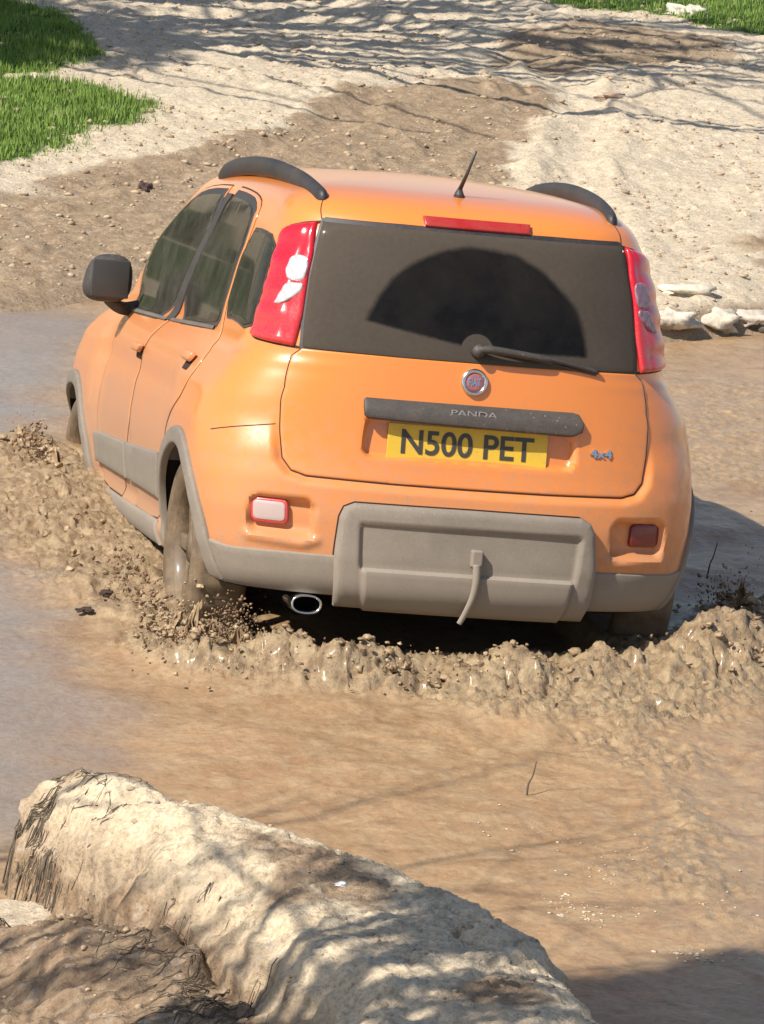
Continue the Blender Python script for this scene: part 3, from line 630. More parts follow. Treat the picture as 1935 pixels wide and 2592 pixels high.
def ground_mat(m,pale,pale2,brown,brown2,grass=(.05,.085,.018)):
    g=G(m); o=g.coords(); at=g.n('ShaderNodeAttribute',attribute_name='mask'); sp=g.n('ShaderNodeSeparateXYZ',ins={0:at.outputs['Vector']})
    n1=g.noise(o,2.2,8,.65); n2=g.noise(o,14.,6,.7,.3); n3=g.noise(o,60.,5,.75); vo=g.n('ShaderNodeTexVoronoi',ins={'Vector':o,'Scale':34.,'Randomness':1.})
    dry=g.mix(g.ramp(n2,[(.32,0),(.66,1.)]),pale2,pale); dry=g.mix(g.ramp(n1,[(.35,0),(.75,.55)]),dry,pale2)
    wet=g.mix(g.ramp(n2,[(.35,0),(.68,1.)]),brown,brown2)
    f=g.math('ADD',sp.outputs[0],g.math('MULTIPLY',g.math('SUBTRACT',n2,.5),.7)); f=g.mrange(f,.2,.8)
    c=g.mix(f,dry,wet)
    peb=g.ramp(vo.outputs['Color'],[(.80,0),(.86,1.)]); c=g.mix(g.math('MULTIPLY',peb,.35),c,(.50,.42,.33))
    spk=g.ramp(n3,[(.34,.62),(.52,1.),(.70,1.18)]); c=g.mix(1.,c,spk,'MULTIPLY')
    c=g.mix(g.mrange(sp.outputs[1],.25,.75),c,grass)
    g.col(c); g.b.inputs['Roughness'].default_value=.95; g.b.inputs['Specular IOR Level'].default_value=.2
    b1=g.bump(n3,.6,.012); b2=g.bump(n2,.6,.03,b1); g.nrm(b2)
ground_mat(gm,(.70,.59,.43),(.50,.40,.28),(.26,.18,.11),(.40,.295,.19))
# ------------------------------------------------------------------ near bank
BK=[(-1.70,-2.86),(-1.60,-2.80),(-1.40,-2.90),(-1.17,-3.16),(-.95,-3.50),(-.76,-3.78),(-.60,-4.02),(-.53,-4.35),(-.52,-5.0),(-.55,-7.5),(-3.4,-7.5),(-3.2,-7.0),(-2.3,-6.4),(-1.36,-5.4),(-1.33,-4.80),(-1.36,-4.40),(-1.41,-4.05),(-1.49,-3.75),(-1.58,-3.45),(-1.68,-3.10)]
bx=np.arange(-3.6,.15,.0085); by=np.arange(-7.6,-2.45,.0085); BX,BY=np.meshgrid(bx,by,indexing='ij')
wob=.035*fbm(BX*4,BY*4,o=3,s=61); d=sdist(BX,BY,BK)+wob
R0=.25; t=np.clip(d/R0,0,1); Hh=(.36+.04*np.clip((-BY-3.2)/1.5,0,1))*np.sqrt(1-(1-t)**2)
BZ=np.where(d>0,Hh,np.maximum(d*.9,-.4))
gul=np.exp(-((fbm(BX*2.2+.3*BY,BY*1.1,o=3,s=70))/.10)**2)
BZ=BZ+q(d,-.02,.08)*(.030*fbm(BX*3,BY*3,o=4,s=63)+.010*fbm(BX*14,BY*14,o=4,s=64)-.030*gul+.022*(bill(BX*9,BY*9,4,s=68,g=.65)-.3)+.016*(bill(BX*32,BY*32,4,s=66,g=.7)-.3))
low=q(sdist(BX,BY,[(-4,-3.2),(-1.78,-3.2),(-1.45,-3.5),(-1.2,-4.5),(-1.2,-5.6),(-4,-7.5)])+wob,0,.1)
BZ=np.maximum(BZ,np.where(low>0,low*(.05+.17*q(BY,-3.25,-3.9)*q(BX,-2.0,-1.5)+.05*fbm(BX*6,BY*6,o=4,s=67)+.03*bill(BX*14,BY*14,3,s=69))-.02,-1))
bankm=bpy.data.materials.new('clay_bank'); bankm.use_nodes=True
ed=np.exp(-((d-.05)/.09)**2); crk=1-np.clip(np.abs(fbm(BX*5,BY*5,o=4,s=171))/.05,0,1)
BZ=BZ+q(d,-.05,.03)*(-.020*crk*q(fbm(BX*1.5,BY*1.5,s=172),-.2,.3)+.030*ed*fbm(BX*10,BY*10,o=4,s=173)+.012*ed*(bill(BX*30,BY*30,4,s=174)-.3))
tq=np.floor(BZ/.055+.6*fbm(BX*3,BY*3,s=175)); BZ=BZ+ed*q(d,-.02,.03)*.010*np.sin(BZ*90+4*fbm(BX*4,BY*4,o=3,s=176))
BXs=BX+ed*.020*vnoise(BX*9,BY*9,BZ*9,177)+ed*.012*vnoise(BX*25,BY*25,BZ*25,178); BYs=BY+ed*.020*vnoise(BX*9,BY*9,BZ*9,179)+ed*.012*vnoise(BX*25,BY*25,BZ*25,180)
bank=mesh_obj('clay_bank',np.stack([BXs,BYs,BZ],-1).reshape(-1,3),grid_faces(*BX.shape),bankm); tag(bank,kind='structure',label='rounded bank of pale dried clay at the near edge of the water')
wet_shade=np.maximum.reduce([q(low,.1,.5)*q(BZ,.30,.20)*.9,q(d,.07,.0)*(.75+.5*fbm(BX*5,BY*5,o=3,s=191)),q(BZ,.24,.08)*q(BX,-1.25,-1.45),q(BZ,.13,.03),q(d,.16,.05)*.55,q(fbm(BX*2,BY*2,o=3,s=71),.12,.45)*.75,q(sdist(BX,BY,[(-1.30,-3.45),(-1.0,-3.75),(-.85,-4.1),(-1.0,-4.4),(-1.15,-4.2),(-1.3,-3.8)])+wob,0,.1)*.7])  # wet clay, with shade also painted into the left and low parts
set_attr(bank,'mask',(wet_shade,BX*0,BX*0))
ground_mat(bankm,(.80,.66,.46),(.56,.43,.28),(.25,.165,.10),(.40,.285,.18))
# ------------------------------------------------------------------ water
CH=[(-1.75,2.30),(-1.1,2.50),(-.85,2.62),(-.55,2.2),(-.55,.9),(-.45,-.15),(.5,-.15),(.95,.05),(1.15,.25),(1.6,.50),(2.4,.9),(3.2,.6),(2.6,-.1),(1.2,-.95),(.4,-1.45),(-.1,-1.15),(-.55,-1.0),(-.92,-.72),(-1.12,-.1),(-1.30,.8),(-1.6,1.3)]
CR=[(1.15,2.2),(1.35,3.4),(1.9,4.3),(2.6,4.5),(3.5,3.9),(3.0,2.6),(1.9,1.9)]
CL=[(.2,-1.3),(.6,-1.4),(.55,-2.2),(.35,-3.0),(.15,-3.8),(-.05,-3.2),(.1,-2.2)]
wx=var_axis(-9.5,12,-1.9,3.1,.0085); wyy=var_axis(-12,8,-4.6,6.3,.0125); WX,WYY=np.meshgrid(wx,wyy,indexing='ij')
wob=.16*fbm(WX*2.6,WYY*2.6,o=4,s=81)
c1=q(sdist(WX,WYY,CH)+wob,-.10,.22)*np.where(WX<-.7,.75,1.); c2=q(sdist(WX,WYY,CR)+wob*2,-.1,.4)*.32; c3=q(sdist(WX,WYY,CL)+wob*2,-.1,.25)*.5
fl=np.exp(-(((WX-.9)*.75+(WYY+2.9)*.25)/.22)**2)*q(WYY,-1.6,-2.4)*q(fbm(WX*3,WYY*3,o=3,s=84),-.1,.4)*.35
ch=np.maximum.reduce([c1,c2,c3,fl])
near=q(np.hypot((WX)/2.2,(WYY-.9)/4.0),1.35,.35)
swell=.020*fbm(WX*1.1,WYY*1.6,o=3,s=90)+(.016*(.4-bill(WX*3+.8*WYY+.4*vnoise(WX*2,WYY*2,0.,192),WYY*5,5,s=191,g=.66))+.004*vnoise(WX*14+3*WYY,WYY*12,0.,193))*q(WYY,.5,-1.2)*q(WX,-1.5,-.6)+.010*np.sin(fbm(WX*.8,WYY*.8,o=2,s=91)*9+WYY*6)*.8
bb_=bill(WX*5.5+.5*fbm(WX*4,WYY*4,s=95),WYY*5.5,5,s=92,g=.62); wxw=WX+.05*vnoise(WX*9,WYY*9,0.,201); wyw=WYY+.05*vnoise(WX*9+7,WYY*9,0.,202); lump=(bb_-.30)*.045+.034*(.42-bill(wxw*10,wyw*8,5,s=96,g=.72))
WZZ=swell*(.35+.65*near)+ .0035*fbm(WX*18,WYY*12,o=3,s=93)*(.4+near)+ch*(.022+lump)
# ring of pushed-up water behind and beside the car
def ridge(P,w,h):
    dm=np.full(WX.shape,9.)
    for i in range(len(P)-1):
        a=np.array(P[i]);b=np.array(P[i+1]);e=b-a;tt=np.clip(((WX-a[0])*e[0]+(WYY-a[1])*e[1])/(e@e),0,1); dm=np.minimum(dm,np.hypot(WX-a[0]-tt*e[0],WYY-a[1]-tt*e[1]))
    return h*np.exp(-(dm/w)**2)
rg=ridge([(-.72,-.66),(-.40,-.80),(.1,-.84),(.7,-.76),(.98,-.52)],.12,.135)+ridge([(.98,-.52),(1.35,-.1),(1.75,.1)],.11,.045)+ridge([(.66,-.68),(.96,-.50)],.08,.06)
rg=rg+ridge([(-.98,-.45),(-.86,-.66)],.10,.06)+ridge([(-.98,1.95),(-1.05,1.2),(-1.0,.4),(-1.02,-.1)],.10,.02)+ridge([(-.97,2.6),(-1.08,2.1)],.10,.06)
rg=.19*(1-np.exp(-rg/.19)); WZZ=WZZ+rg*(.75+.6*vnoise(WX*7,WYY*7,0.,97))+q(rg,.01,.05)*.055*(.38-bill(wxw*13,wyw*13,5,s=98,g=.75))
under=sdist(WX,WYY,[(-.62,-.55),(.62,-.5),(.74,3.1),(-.66,3.1)]); WZZ=np.where(under>0,np.minimum(WZZ,.02-.1*q(under,0,.1)),WZZ)
wm=bpy.data.materials.new('muddy_water'); wm.use_nodes=True
froth=np.clip(ch*1.25+q(rg,.008,.04),0,1)
tn=lambda f,s:1-2.2*np.abs(vnoise(wxw*f,wyw*f*.85,0.,s))
WZZ=WZZ+froth*(.014*tn(24,401)*(.5+.5*vnoise(WX*7,WYY*7,0.,404))+.008*tn(44,402)+.008*vnoise(WX*60,WYY*48,0.,403)-.005)*(.6+.6*near)
WX=WX+froth*.012*vnoise(WX*26,WYY*22,0.,411); WYY=WYY+froth*.014*vnoise(WX*24,WYY*20,0.,412)
water=mesh_obj('water',np.stack([WX,WYY,WZZ],-1).reshape(-1,3),grid_faces(*WX.shape),wm); tag(water,kind='structure',label='muddy brown water churned up round the car')
calm=q(sdist(WX,WYY,[(-9,2.6),(-1.0,2.62),(-.75,3.2),(-.4,5.0),(-.4,7),(-9,7)])+wob,-.15,.25)
calm=np.maximum(calm,q(sdist(WX,WYY,[(-9,1.9),(-1.45,1.2),(-1.25,.2),(-1.15,-.4),(-1.15,-1.3),(-1.4,-2.4),(-9,-3)])+wob*1.5,-.15,.2)*.9)
set_attr(water,'mask',(np.clip(ch*1.2+q(rg,.01,.05),0,1),calm,near))
g=G(wm); o=g.coords(); at=g.n('ShaderNodeAttribute',attribute_name='mask'); sp=g.n('ShaderNodeSeparateXYZ',ins={0:at.outputs['Vector']}); F_,C_=sp.outputs[0],sp.outputs[1]
mp=g.n('ShaderNodeMapping',ins={'Vector':o,'Scale':(1.,1.6,1.)}).outputs[0]
n1=g.noise(mp,1.1,6,.6,.8); n2=g.noise(o,9.,6,.7,.4); n3=g.noise(o,45.,4,.7)
c=g.mix(g.ramp(n1,[(.34,0),(.68,1.)]),(.285,.172,.090),(.40,.255,.138)); c=g.mix(g.ramp(n2,[(.42,0),(.66,.8)]),c,(.40,.285,.165)); c=g.mix(g.ramp(g.noise(mp,4.,6,.75,1.5),[(.52,0),(.66,.55)]),c,(.20,.125,.075))
foam=g.mix(g.ramp(g.noise(o,20.,5,.75),[(.36,0),(.60,1.)]),(.26,.168,.092),(.47,.345,.20)); ff=g.math('ADD',F_,g.math('MULTIPLY',g.math('SUBTRACT',n2,.5),.5),clamp=True); c=g.mix(ff,c,foam)
c=g.mix(g.math('MULTIPLY',C_,.75),c,(.235,.20,.175))  # reflected sky greyed into the base colour of the calm water
c=g.mix(1.,c,g.ramp(n3,[(.30,.78),(.52,1.),(.75,1.12)]),'MULTIPLY'); g.col(c)
r=g.math('ADD',g.mrange(n2,.3,.7,.24,.46,False),g.math('MULTIPLY',F_,.0)); r=g.math('SUBTRACT',r,g.math('MULTIPLY',C_,.36)); r=g.math('MAXIMUM',r,.04); g.rough(r)
g.b.inputs['IOR'].default_value=1.33; g.L(g.mrange(F_,0.,1.,.42,.55,False),g.b.inputs['Specular IOR Level'])
b1=g.bump(n3,.45,.006); b2=g.bump(n2,.35,.02,b1); n4=g.noise(o,110.,4,.8); g.L(g.math('MULTIPLY',F_,.4),g.b.inputs['Coat Weight']); g.b.inputs['Coat Roughness'].default_value=.2; b3=g.n('ShaderNodeBump',ins={'Height':g.math('MULTIPLY',n4,F_),'Strength':.9,'Distance':.010,'Normal':b2}).outputs[0]; g.nrm(b3)
# ------------------------------------------------------------------ splash clods, scum, stones
def ico(sub=1):
    bm=bmesh.new(); bmesh.ops.create_icosphere(bm,subdivisions=sub,radius=1); V=np.array([tuple(v.co) for v in bm.verts]); bm.verts.index_update(); F=np.array([[v.index for v in f.verts] for f in bm.faces]); bm.free(); return V,F
def blobs(name,P,Rd,mtl,sub=1,jit=.35,flat=.75,seed=1,smooth=True):
    V0,F0=ico(sub); r=np.random.default_rng(seed); n=len(P); V=np.empty((n,len(V0),3)); 
    J=1+jit*(r.random((n,len(V0),1))*2-1); sc_=np.stack([.7+.8*r.random(n),.7+.8*r.random(n),flat*(.7+.6*r.random(n))],1)[:,None]
    an=r.random(n)*6.28; c,s=np.cos(an),np.sin(an); U=V0[None]*J*sc_*np.asarray(Rd)[:,None,None]
    V[...,0]=U[...,0]*c[:,None]-U[...,1]*s[:,None]; V[...,1]=U[...,0]*s[:,None]+U[...,1]*c[:,None]; V[...,2]=U[...,2]
    V+=np.asarray(P)[:,None]; F=(F0[None]+np.arange(n)[:,None,None]*len(V0)).reshape(-1,3); return mesh_obj(name,V.reshape(-1,3),F,mtl,smooth=smooth)
def bil(xs,ys,A,B,Z,x,y):
    i=np.clip(np.searchsorted(xs,x)-1,0,len(xs)-2); j=np.clip(np.searchsorted(ys,y)-1,0,len(ys)-2); return Z[i,j]
wz_at=lambda x,y:bil(wx,wyy,0,0,WZZ,x,y); gz_at=lambda x,y:bil(gx,gy,0,0,GZ,x,y); bz_at=lambda x,y:bil(bx,by,0,0,BZ,x,y)
clod=mat('wet_mud',(.33,.225,.12),.45,spec=.4); g=G(clod); o=g.coords(); nn=g.noise(o,14.,5,.7); g.col(g.ramp(nn,[(.3,(.16,.10,.055)),(.5,(.34,.235,.13)),(.72,(.50,.38,.24))])); g.nrm(g.bump(g.noise(o,70.,3,.7),.5,.006))
P=[];Rr=[]
r2=np.random.default_rng(5)
def cloud(n,c,s,rmin,rmax,up=0.):
    for k in range(n):
        x=c[0]+r2.normal()*s[0]; y=c[1]+r2.normal()*s[1]; z=wz_at(x,y)+abs(r2.normal())*s[2]+up*r2.random(); P.append((x,y,z)); Rr.append(rmin+(rmax-rmin)*r2.random()**2.5)
for t in np.linspace(0,1,26):
    for (x,y) in (np.array([[-.75,-.62],[-.40,-.86],[.1,-.92],[.7,-.85],[1.05,-.55],[1.35,-.1]])[[int(min(t*5,4.999))]]+(np.array([[.35,-.24],[.5,-.06],[.6,.07],[.35,.3],[.3,.45]])[[int(min(t*5,4.999))]]*((t*5)%1))): cloud(5,(x,y),(.07,.07,.006),.003,.014)
for t in np.linspace(0,1,16): cloud(5,(-.97-.06*math.sin(t*6),1.95-2.3*t),(.07,.10,.008),.004,.015)
cloud(130,(-.86,-.52),(.07,.10,.035),.004,.014); cloud(80,(-.80,-.36),(.05,.06,.05),.004,.012); cloud(30,(-.98,2.25),(.05,.14,.02),.006,.022)
cloud(80,(1.18,.0),(.12,.14,.03),.006,.020); cloud(30,(1.22,.25),(.03,.05,.10),.003,.010); cloud(110,(-.2,-.8),(.28,.10,.012),.005,.018)
P=np.array(P);Rr=np.array(Rr)*.8
sp_=blobs('mud_splash',P,Rr,clod,2,.55,.8,3)
P2=[];R2=[];r4=np.random.default_rng(9)
def spray(n,c,s,rm):
    for k in range(n): P2.append((c[0]+r4.normal()*s[0],c[1]+r4.normal()*s[1],max(.0,c[2]+r4.normal()*s[2]))); R2.append(rm*(.25+.75*r4.random()**2))
spray(900,(-.70,-.52,.06),(.045,.05,.055),.0052); spray(400,(-.82,-.60,.05),(.05,.05,.03),.0052); spray(350,(1.10,.08,.07),(.05,.07,.045),.005); spray(160,(-1.0,2.2,.08),(.04,.14,.04),.0065); spray(200,(-.3,-.80,.05),(.32,.06,.02),.006); spray(160,(.95,-.6,.08),(.13,.07,.03),.007); spray(160,(-.92,.1,.06),(.05,.3,.03),.007)
spm=mat('brown_spray',(.20,.115,.06),.3,spec=.5); g=G(spm); o=g.coords(); g.col(g.ramp(g.noise(o,22.,3,.7),[(.35,(.09,.05,.028)),(.55,(.24,.14,.075)),(.72,(.48,.36,.23))]))
sq=blobs('mud_spray',P2,R2,spm,1,.6,1.2,4); tag(sq,'fine dark brown mud spray hanging beside the tyres','mud spray',kind='stuff')
# ragged sheets of mud flung up by the driven wheels
def sheet(x0,y0,x1,y1,h,seed,th=.012,curl=.06):
    U,Vv=np.meshgrid(np.linspace(0,1,90),np.linspace(0,1,60),indexing='ij'); top=h*(.35+.65*np.sin(np.pi*np.clip(U,0,1))**.8)*(.62+.7*vnoise(U*7,U*0,0.,seed)+.35*vnoise(U*22,U*0,0.,seed+1))
    X=x0+(x1-x0)*U+.030*fbm(U*5,Vv*4,o=4,s=seed+2)+curl*Vv**2*.6; Y=y0+(y1-y0)*U+.030*fbm(U*5,Vv*4,o=4,s=seed+3)-curl*Vv**2; Z=-.04+(top+.04)*Vv+.012*vnoise(U*20,Vv*12,0.,seed+4)
    return np.stack([X,Y,Z],-1)
SV=[];SF=[]
for a in ((-.93,-.40,-.74,-.50,.15,301),(-.98,-.30,-.80,-.62,.09,302),(-.88,-.52,-.64,-.58,.10,303),(-.99,-.10,-.93,-.42,.07,304),(-1.0,2.45,-.94,2.05,.10,305),(1.02,.02,1.22,.10,.10,306),(1.10,-.2,1.40,.1,.05,307)):
    Q=sheet(*a); n0=len(SV)*2*90*60 if SV else 0; Q2=Q+np.array([.012,.014,0]); SV.append(np.concatenate([Q.reshape(-1,3),Q2.reshape(-1,3)])); f=grid_faces(90,60); SF.append(np.concatenate([f+n0,f[:,::-1]+n0+5400]))
shm=clod; so_=mesh_obj('mud_splash',np.concatenate(SV),np.concatenate(SF),shm); tag(so_,'ragged curtain of brown mud flung up beside the wheels','mud splash',kind='stuff'); tag(sp_,'lumps of wet mud thrown up where wheels meet the water','mud splash',kind='stuff')
# gravel
def scatter(n,box_,zf,rmin,rmax,pw,ok,name,mtl,label,seed):
    r=np.random.default_rng(seed); x=r.uniform(box_[0],box_[1],n); y=r.uniform(box_[2],box_[3],n); k=ok(x,y); x,y=x[k],y[k]; rd=rmin+(rmax-rmin)*r.random(len(x))**pw; z=zf(x,y)+rd*.2
    o=blobs(name,np.stack([x,y,z],1),rd,mtl,1,.25,.6,seed,smooth=False); tag(o,label,'gravel',kind='stuff'); return o
pebm=mat('pebble',(.5,.42,.32),.9); g=G(pebm); oi=g.coords(); g.col(g.ramp(g.noise(oi,9.,3,.6),[(.3,(.24,.16,.10)),(.5,(.42,.31,.20)),(.7,(.54,.43,.28))]))
scatter(9000,(-1.2,6.2,5.0,16),gz_at,.006,.022,4,lambda x,y:(sdist(x,y,SHORE)<-.03)&(vnoise(x*1.5,y*1.5,0.,5)+.3*vnoise(x*6,y*6,0.,6)>-.25),'gravel',pebm,'loose clay crumbs and small stones over the track',11)
scatter(5000,(-2.4,-.3,-6,-2.7),bz_at,.002,.011,4,lambda x,y:(bz_at(x,y)>.02)&((x<-1.5)|(vnoise(x*9,y*9,0.,5)>.2)),'gravel',pebm,'fine clay crumbs and pebbles on the near bank',12)
scm=mat('pale_scum',(.60,.48,.34),.8)
r3=np.random.default_rng(21); n=700; tt=r3.random(n); x=-.30+.42*tt+r3.normal(size=n)*.035+(r3.random(n)<.3)*r3.random(n)*.5; y=-2.95-.62*tt+r3.normal(size=n)*.06+(r3.random(n)<.3)*r3.random(n)*.9; k=(vnoise(x*9,y*9,0.,7)>-.15)&(x>-.35); x,y=x[k],y[k]
o=blobs('scum',np.stack([x,y,wz_at(x,y)+.001],1),.0015+.0065*r3.random(len(x))**4,scm,1,.4,.35,22); tag(o,'pale flecks of dry scum floating on brown water','scum',kind='stuff')
# individually readable stones
def stone(loc,rad,col,label,flat=.6,seed=0,name='stone',grp=None):
    V,F=ico(3); r=np.random.default_rng(seed); n=fbm(V[:,0]*1.4+seed,V[:,1]*1.4,V[:,2]*1.4+3,o=4,s=seed+100)[:,None]; V=V*(1+.9*n+.25*np.sign(n)*np.abs(n)**.5)*np.array(rad if hasattr(rad,'__len__') else [rad]*3)*[1,1,flat]
    m=mat('stone_'+str(seed),col,.9); g=G(m); o=g.coords(); nn=g.noise(o,30.,5,.7); g.col(g.mix(1.,col,g.ramp(nn,[(.3,.7),(.7,1.2)]),'MULTIPLY')); g.nrm(g.bump(nn,.6,.01))
    ob=mesh_obj(name,V,F,m,loc=loc,smooth=False); tag(ob,label,name.replace('_',' '),group=grp); return ob
for i,(x,y,ra,col,lab) in enumerate([(2.33,5.26,(.13,.08,.05),(.62,.54,.42),'broad pale slab at the far waterline just right of the tail light'),
    (2.60,5.40,(.10,.07,.06),(.60,.52,.40),'pale broken slab second from the tail light along the far waterline'),(2.80,5.52,(.12,.07,.05),(.60,.50,.40),'pale slab at the far right edge of the picture above the water line'),
    (2.50,5.66,(.12,.08,.045),(.64,.56,.43),'flat pale slab lying behind the others on the right shore'),(2.24,5.20,(.06,.05,.04),(.42,.33,.24),'small brown stone in the shore edge beside the right tail light'),
    (2.80,5.50,(.06,.05,.05),(.10,.08,.06),'dark clod at the water line near the right edge of the picture'),
    (5.0,14.76,(.13,.10,.06),(.62,.56,.46),'pale stone lying on the grass at top right'),(.26,7.83,(.045,.04,.04),(.09,.05,.04),'small dark clod on the brown track at left'),(3.61,11.38,(.09,.08,.03),(.40,.27,.19),'reddish clod on the pale track right of the aerial')]):
    stone((x,y,float(gz_at(x,y))+ra[2]*.15),ra,col,lab,.8,i+1,grp='pale stones along the far waterline' if i<4 else None)
stone((.0,0,0),(.022,.016,.012),(.05,.03,.02),'dark wet clod in the churned water left of the rear wheel',.8,31,'mud_clod').location=(-1.02,.05,float(wz_at(-1.02,.05))+.03)
stone((.0,0,0),(.025,.018,.012),(.05,.03,.02),'smaller dark clod floating lower left of the rear wheel',.7,32,'mud_clod').location=(-1.12,-.15,float(wz_at(-1.12,-.15))+.02)
stone((.0,0,0),(.016,.012,.006),(.75,.72,.68),'small white chalk chip on the near bank',.7,33,'chalk_chip').location=(-1.05,-4.05,float(bz_at(-1.05,-4.05))+.004)
# twigs standing in the water
TW0=(-.09,-2.04,-.02); TW1=(1.115,.35,.07)
twm=mat('twig_bark',(.10,.07,.05),.8)
def twig(pts,r,label):
    V,F=tube(spline(pts,5),np.linspace(r,r*.5,5*(len(pts)-1)+1),6); o=mesh_obj('twig',V,F,twm); tag(o,label,'twig')
twig([TW0,(TW0[0]+.004,TW0[1]+.01,.03),(TW0[0]+.018,TW0[1]+.02,.055),(TW0[0]+.028,TW0[1]+.03,.095)],.0035,'thin dark twig sticking out of the brown water in front')
twig([(TW1[0],TW1[1],.07),(TW1[0]+.006,TW1[1],.12),(TW1[0]+.016,TW1[1],.15),(TW1[0]+.026,TW1[1],.20)],.0035,'thin reddish twig thrown up by the right rear splash')
# ------------------------------------------------------------------ added dark strands imitating shadow streaks on the broken edge of the bank
r6=np.random.default_rng(66); RP=[]
def strand(x,y,dx,dy,n,rad,step=.018):
    pts=[]
    for k in range(n):
        pts.append((x,y,float(bz_at(x,y))+.003+.004*r6.random())); dx+=r6.normal()*.22; dy+=r6.normal()*.22; L=math.hypot(dx,dy); dx/=L;dy/=L; x+=dx*step;y+=dy*step
    RP.append(tube(pts,np.linspace(rad,rad*.4,n),4,cap=False))
for k in range(150): strand(-1.62+.07*r6.normal(),-2.98-.35*r6.random(),-1,-.5,int(5+6*r6.random()),.0009+.0012*r6.random())
for k in range(60): strand(-1.66+.05*r6.normal(),-2.90+.04*r6.normal(),1,-.35,int(10+16*r6.random()),.0009+.0013*r6.random())
for k in range(150): t=r6.random(); strand(-1.44+.12*t+.05*r6.normal(),-3.8-1.3*t,-.8,-.8,int(6+9*r6.random()),.0009+.0012*r6.random())
rm=mat('shadow_strand',(.13,.10,.068),.9); ro=mesh_obj('shadow_strands',*merge(RP),rm); tag(ro,'added dark strands imitating shadow streaks over the left edge of the clay bank','strands',kind='stuff')
# ------------------------------------------------------------------ grass
def grass(poly,n,hmin,hmax,seed,label,cols):
    r=np.random.default_rng(seed); P=np.array(poly); lo,hi=np.maximum(P.min(0),[-1.6,0]),np.minimum(P.max(0),[7.2,17.5]); x=r.uniform(lo[0],hi[0],n); y=r.uniform(lo[1],hi[1],n)
    s=sdist(x,y,poly)+.16*fbm(x*1.6,y*1.6,o=4,s=50)*1.2+.06*r.normal(size=n); k=s>0; x,y,s=x[k],y[k],s[k]; n=len(x); z=gz_at(x,y)-.004
    h=(hmin+(hmax-hmin)*r.random(n))*q(s,-.02,.15)+.008; h*=.7+.6*(vnoise(x*3,y*3,0.,8)*.5+.5); a=r.random(n)*6.28; ln=.5*h*r.random(n); w=.003+.002*r.random(n); b=r.random(n)*6.28
    B=np.stack([x,y,z],1); D=np.stack([np.cos(a),np.sin(a),0*a],1); Lf=np.stack([np.cos(b)*ln,np.sin(b)*ln,h],1)
    V=np.stack([B-D*w[:,None],B+D*w[:,None],B+Lf*.55+D*w[:,None]*.8+[0,0,.002],B+Lf],1); F=(np.array([[0,1,2],[0,2,3]])[None]+np.arange(n)[:,None,None]*4).reshape(-1,3)
    m=mat('grass_blades',cols[0],.7,spec=.2); g=G(m); o=g.coords(); g.col(g.ramp(g.noise(o,6.,6,.75),[(.32,cols[0]),(.55,cols[1]),(.75,cols[2])]))
    ob=mesh_obj('grass',V.reshape(-1,3),F,m,smooth=False); tag(ob,label,'grass',kind='stuff')
gc=[(.13,.20,.035),(.20,.30,.06),(.34,.36,.14)]
grass(GL,46000,.02,.06,1,'bright green short grass on the left edge',gc); grass(GTL,40000,.02,.06,2,'shaded dark grass in the top left corner',gc); grass(GTR,34000,.02,.05,3,'green grass strip in the top right corner',gc)
# ------------------------------------------------------------------ trees standing outside the picture, whose twigs shade the ground
bark=mat('bark',(.12,.095,.07),.9)
def seen(p,mg=1.15):   # would this point stand inside the photographed view?
    v=Vector(p)-CAMP; dpt=v.dot(fw); return dpt>.2 and abs(v.dot(rt))/dpt<.0880*mg and abs(v.dot(dn))/dpt<.1178*mg
def tree(base,height,seed,label,az,wide=.5,L0=3.,nl=11,tw=3,lo=.45,rad0=.04,trad=.16,el=(.05,.35)):
    r=np.random.default_rng(seed); parts=[]; tr=empty('tree',base); tag(tr,label,'tree',group='bare trees standing round the pit'); B=np.array(base)
    trunk=[np.array([0,0,-.2])]; p=trunk[0]
    for k in range(8): p=p+np.array([0,0,height/8])+np.append(r.normal(size=2)*.05,0); trunk.append(p)
    tp=spline(trunk,4); V,F=tube(tp,np.linspace(trad,.04,len(tp)),10); mesh_obj('trunk',V,F,bark,tr)
    def br(p,d,L,rad,lv):
        n=6; pts=[p]
        for k in range(n):
            d=d+r.normal(size=3)*.13*np.array([1,1,.7])+np.array([0,0,.01 if lv<2 else -.02]); d/=np.linalg.norm(d); pn=p+d*L/n
            if seen(pn+B) or seen((pn+p)/2+B): break
            p=pn; pts.append(p)
        if len(pts)<2: return
        parts.append(tube(pts,np.linspace(rad,rad*.5,len(pts)),5 if lv else 7,cap=False))
        if lv<tw:
            for k in range(4 if lv<2 else 3):
                i=1+int(r.random()*(len(pts)-1)); dd=d+r.normal(size=3)*.42; dd/=np.linalg.norm(dd); br(pts[min(i,len(pts)-1)],dd,L*(.45+.25*r.random()),rad*.5,lv+1)
    for k in range(nl):
        i=int(len(tp)*(lo+(.98-lo)*k/nl)); a=az+wide*r.normal(); dd=np.array([math.cos(a),math.sin(a),el[0]+el[1]*r.random()])
        br(tp[min(i,len(tp)-1)],dd/np.linalg.norm(dd),L0*(1.1-.4*k/nl),rad0,0)
    mesh_obj('crown',*merge(parts),bark,tr); return tr
leafm=mat('evergreen_leaf',(.05,.08,.025),.6)
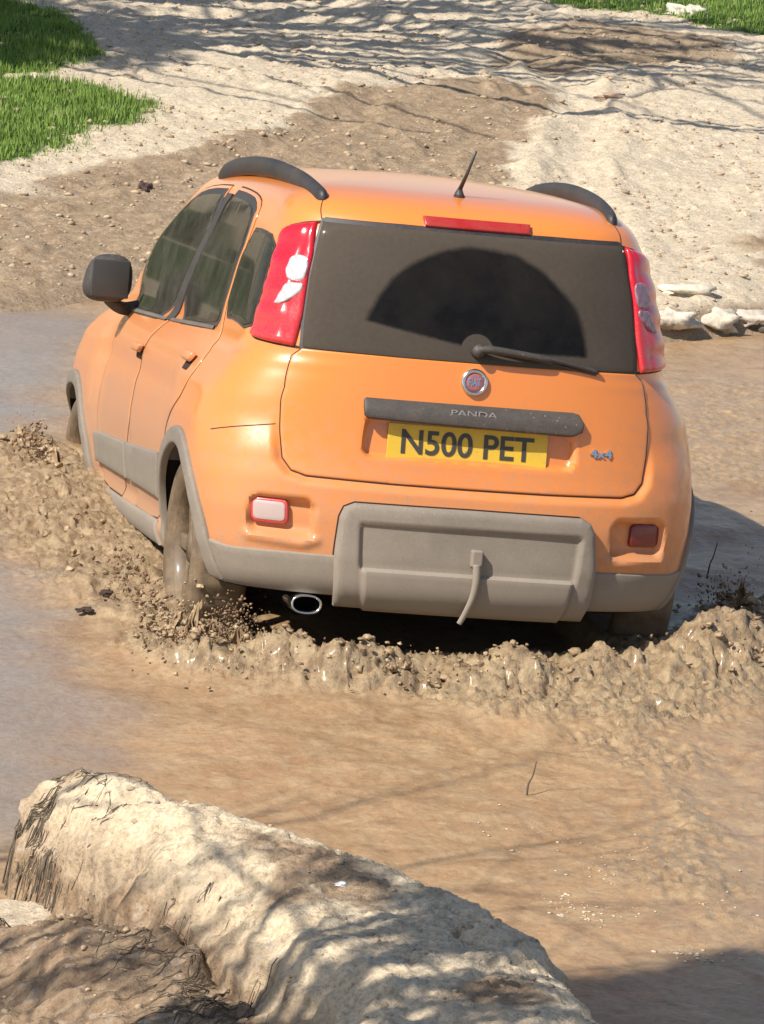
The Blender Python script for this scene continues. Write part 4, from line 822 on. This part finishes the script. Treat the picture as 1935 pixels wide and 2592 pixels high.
def bushy(base,cc,rad,n,seed,label,lf=.05):
    r=np.random.default_rng(seed); tr=empty('evergreen_tree',base); tag(tr,label,'tree'); c=np.array(cc)-np.array(base)
    tp=spline([(0,0,-.2),(c[0]*.1,c[1]*.1,c[2]*.35),(c[0]*.5,c[1]*.5,c[2]*.7),tuple(c)],6); V,F=tube(tp,np.linspace(.12,.03,len(tp)),9); mesh_obj('trunk',V,F,bark,tr)
    u=r.normal(size=(n,3)); u/=np.linalg.norm(u,axis=1,keepdims=True); u*=r.random((n,1))**.45; u*=1+.35*vnoise(u[:,0]*2.5,u[:,1]*2.5,u[:,2]*2.5,seed)[:,None]
    P=c+u*np.array(rad); a=r.normal(size=(n,3)); a/=np.linalg.norm(a,axis=1,keepdims=True); b=np.cross(a,r.normal(size=(n,3))); b/=np.linalg.norm(b,axis=1,keepdims=True); s=lf*(.6+.8*r.random((n,1)))
    V=np.stack([P-a*s,P-b*s*.5,P+a*s,P+b*s*.5],1); k=np.array([not seen(p+np.array(base)) for p in P]); V=V[k]; n=len(V); F=np.arange(n*4).reshape(n,4); mesh_obj('crown',V.reshape(-1,3),F,leafm,tr,smooth=False)
def above(pt,h):
    k=(h-pt[2])/TOSUN.z; return (pt[0]+TOSUN.x*k,pt[1]+TOSUN.y*k,h)
c=above((1.9,12.4,.3),4.5); tree((c[0]-2.4,c[1]+.1,.2),6.,17,'third bare tree left of the track above the pit',0.08,.16,5.2,7,1,.55,.045,el=(-.03,.12))
c=above((2.4,14.4,.4),5.); tree((c[0]-2.2,c[1]-.2,.2),7.,11,'bare leafless tree standing left of the track',0.0,.28,5.2,10,1,.50,.055,el=(-.03,.15))
c=above((3.6,13.2,.4),4.5); tree((c[0]-2.6,c[1]-.1,.2),6.,12,'second bare tree left of the track, nearer the pit',0.1,.25,5.0,9,1,.55,.05,el=(-.03,.15))
c=above((-.25,12.7,.3),6.); bushy((c[0]-.5,c[1],.2),c,(1.5,1.5,1.1),5200,13,'leafy evergreen tree beside the shaded grass',.08)
c=above((-1.0,-4.75,.42),2.95); tree((c[0]-1.8,c[1]-.3,.2),4.0,14,'bare tree on the near side of the pit',0.16,.13,2.5,15,2,.58,.027,.09,el=(-.08,.12))
c=above((-1.5,-3.0,.35),3.6); tree((c[0]-1.3,c[1]-.05,.2),4.4,16,'slender bare tree beyond the left end of the bank',0.0,.06,1.7,2,2,.75,.016,.06,el=(-.05,.02))
c=above((-1.75,-4.0,.05),3.6); tree((c[0]-1.0,c[1]-.15,.2),4.6,18,'bushy bare tree near the left end of the bank',0.2,.3,1.15,6,2,.55,.022,.07,el=(-.08,.15))
c=above((.1,-3.95,0.),5.2); bushy((c[0]-.6,c[1]-.6,.1),c,(.62,.50,.5),6000,15,'evergreen tree on the near side of the pit',.05)
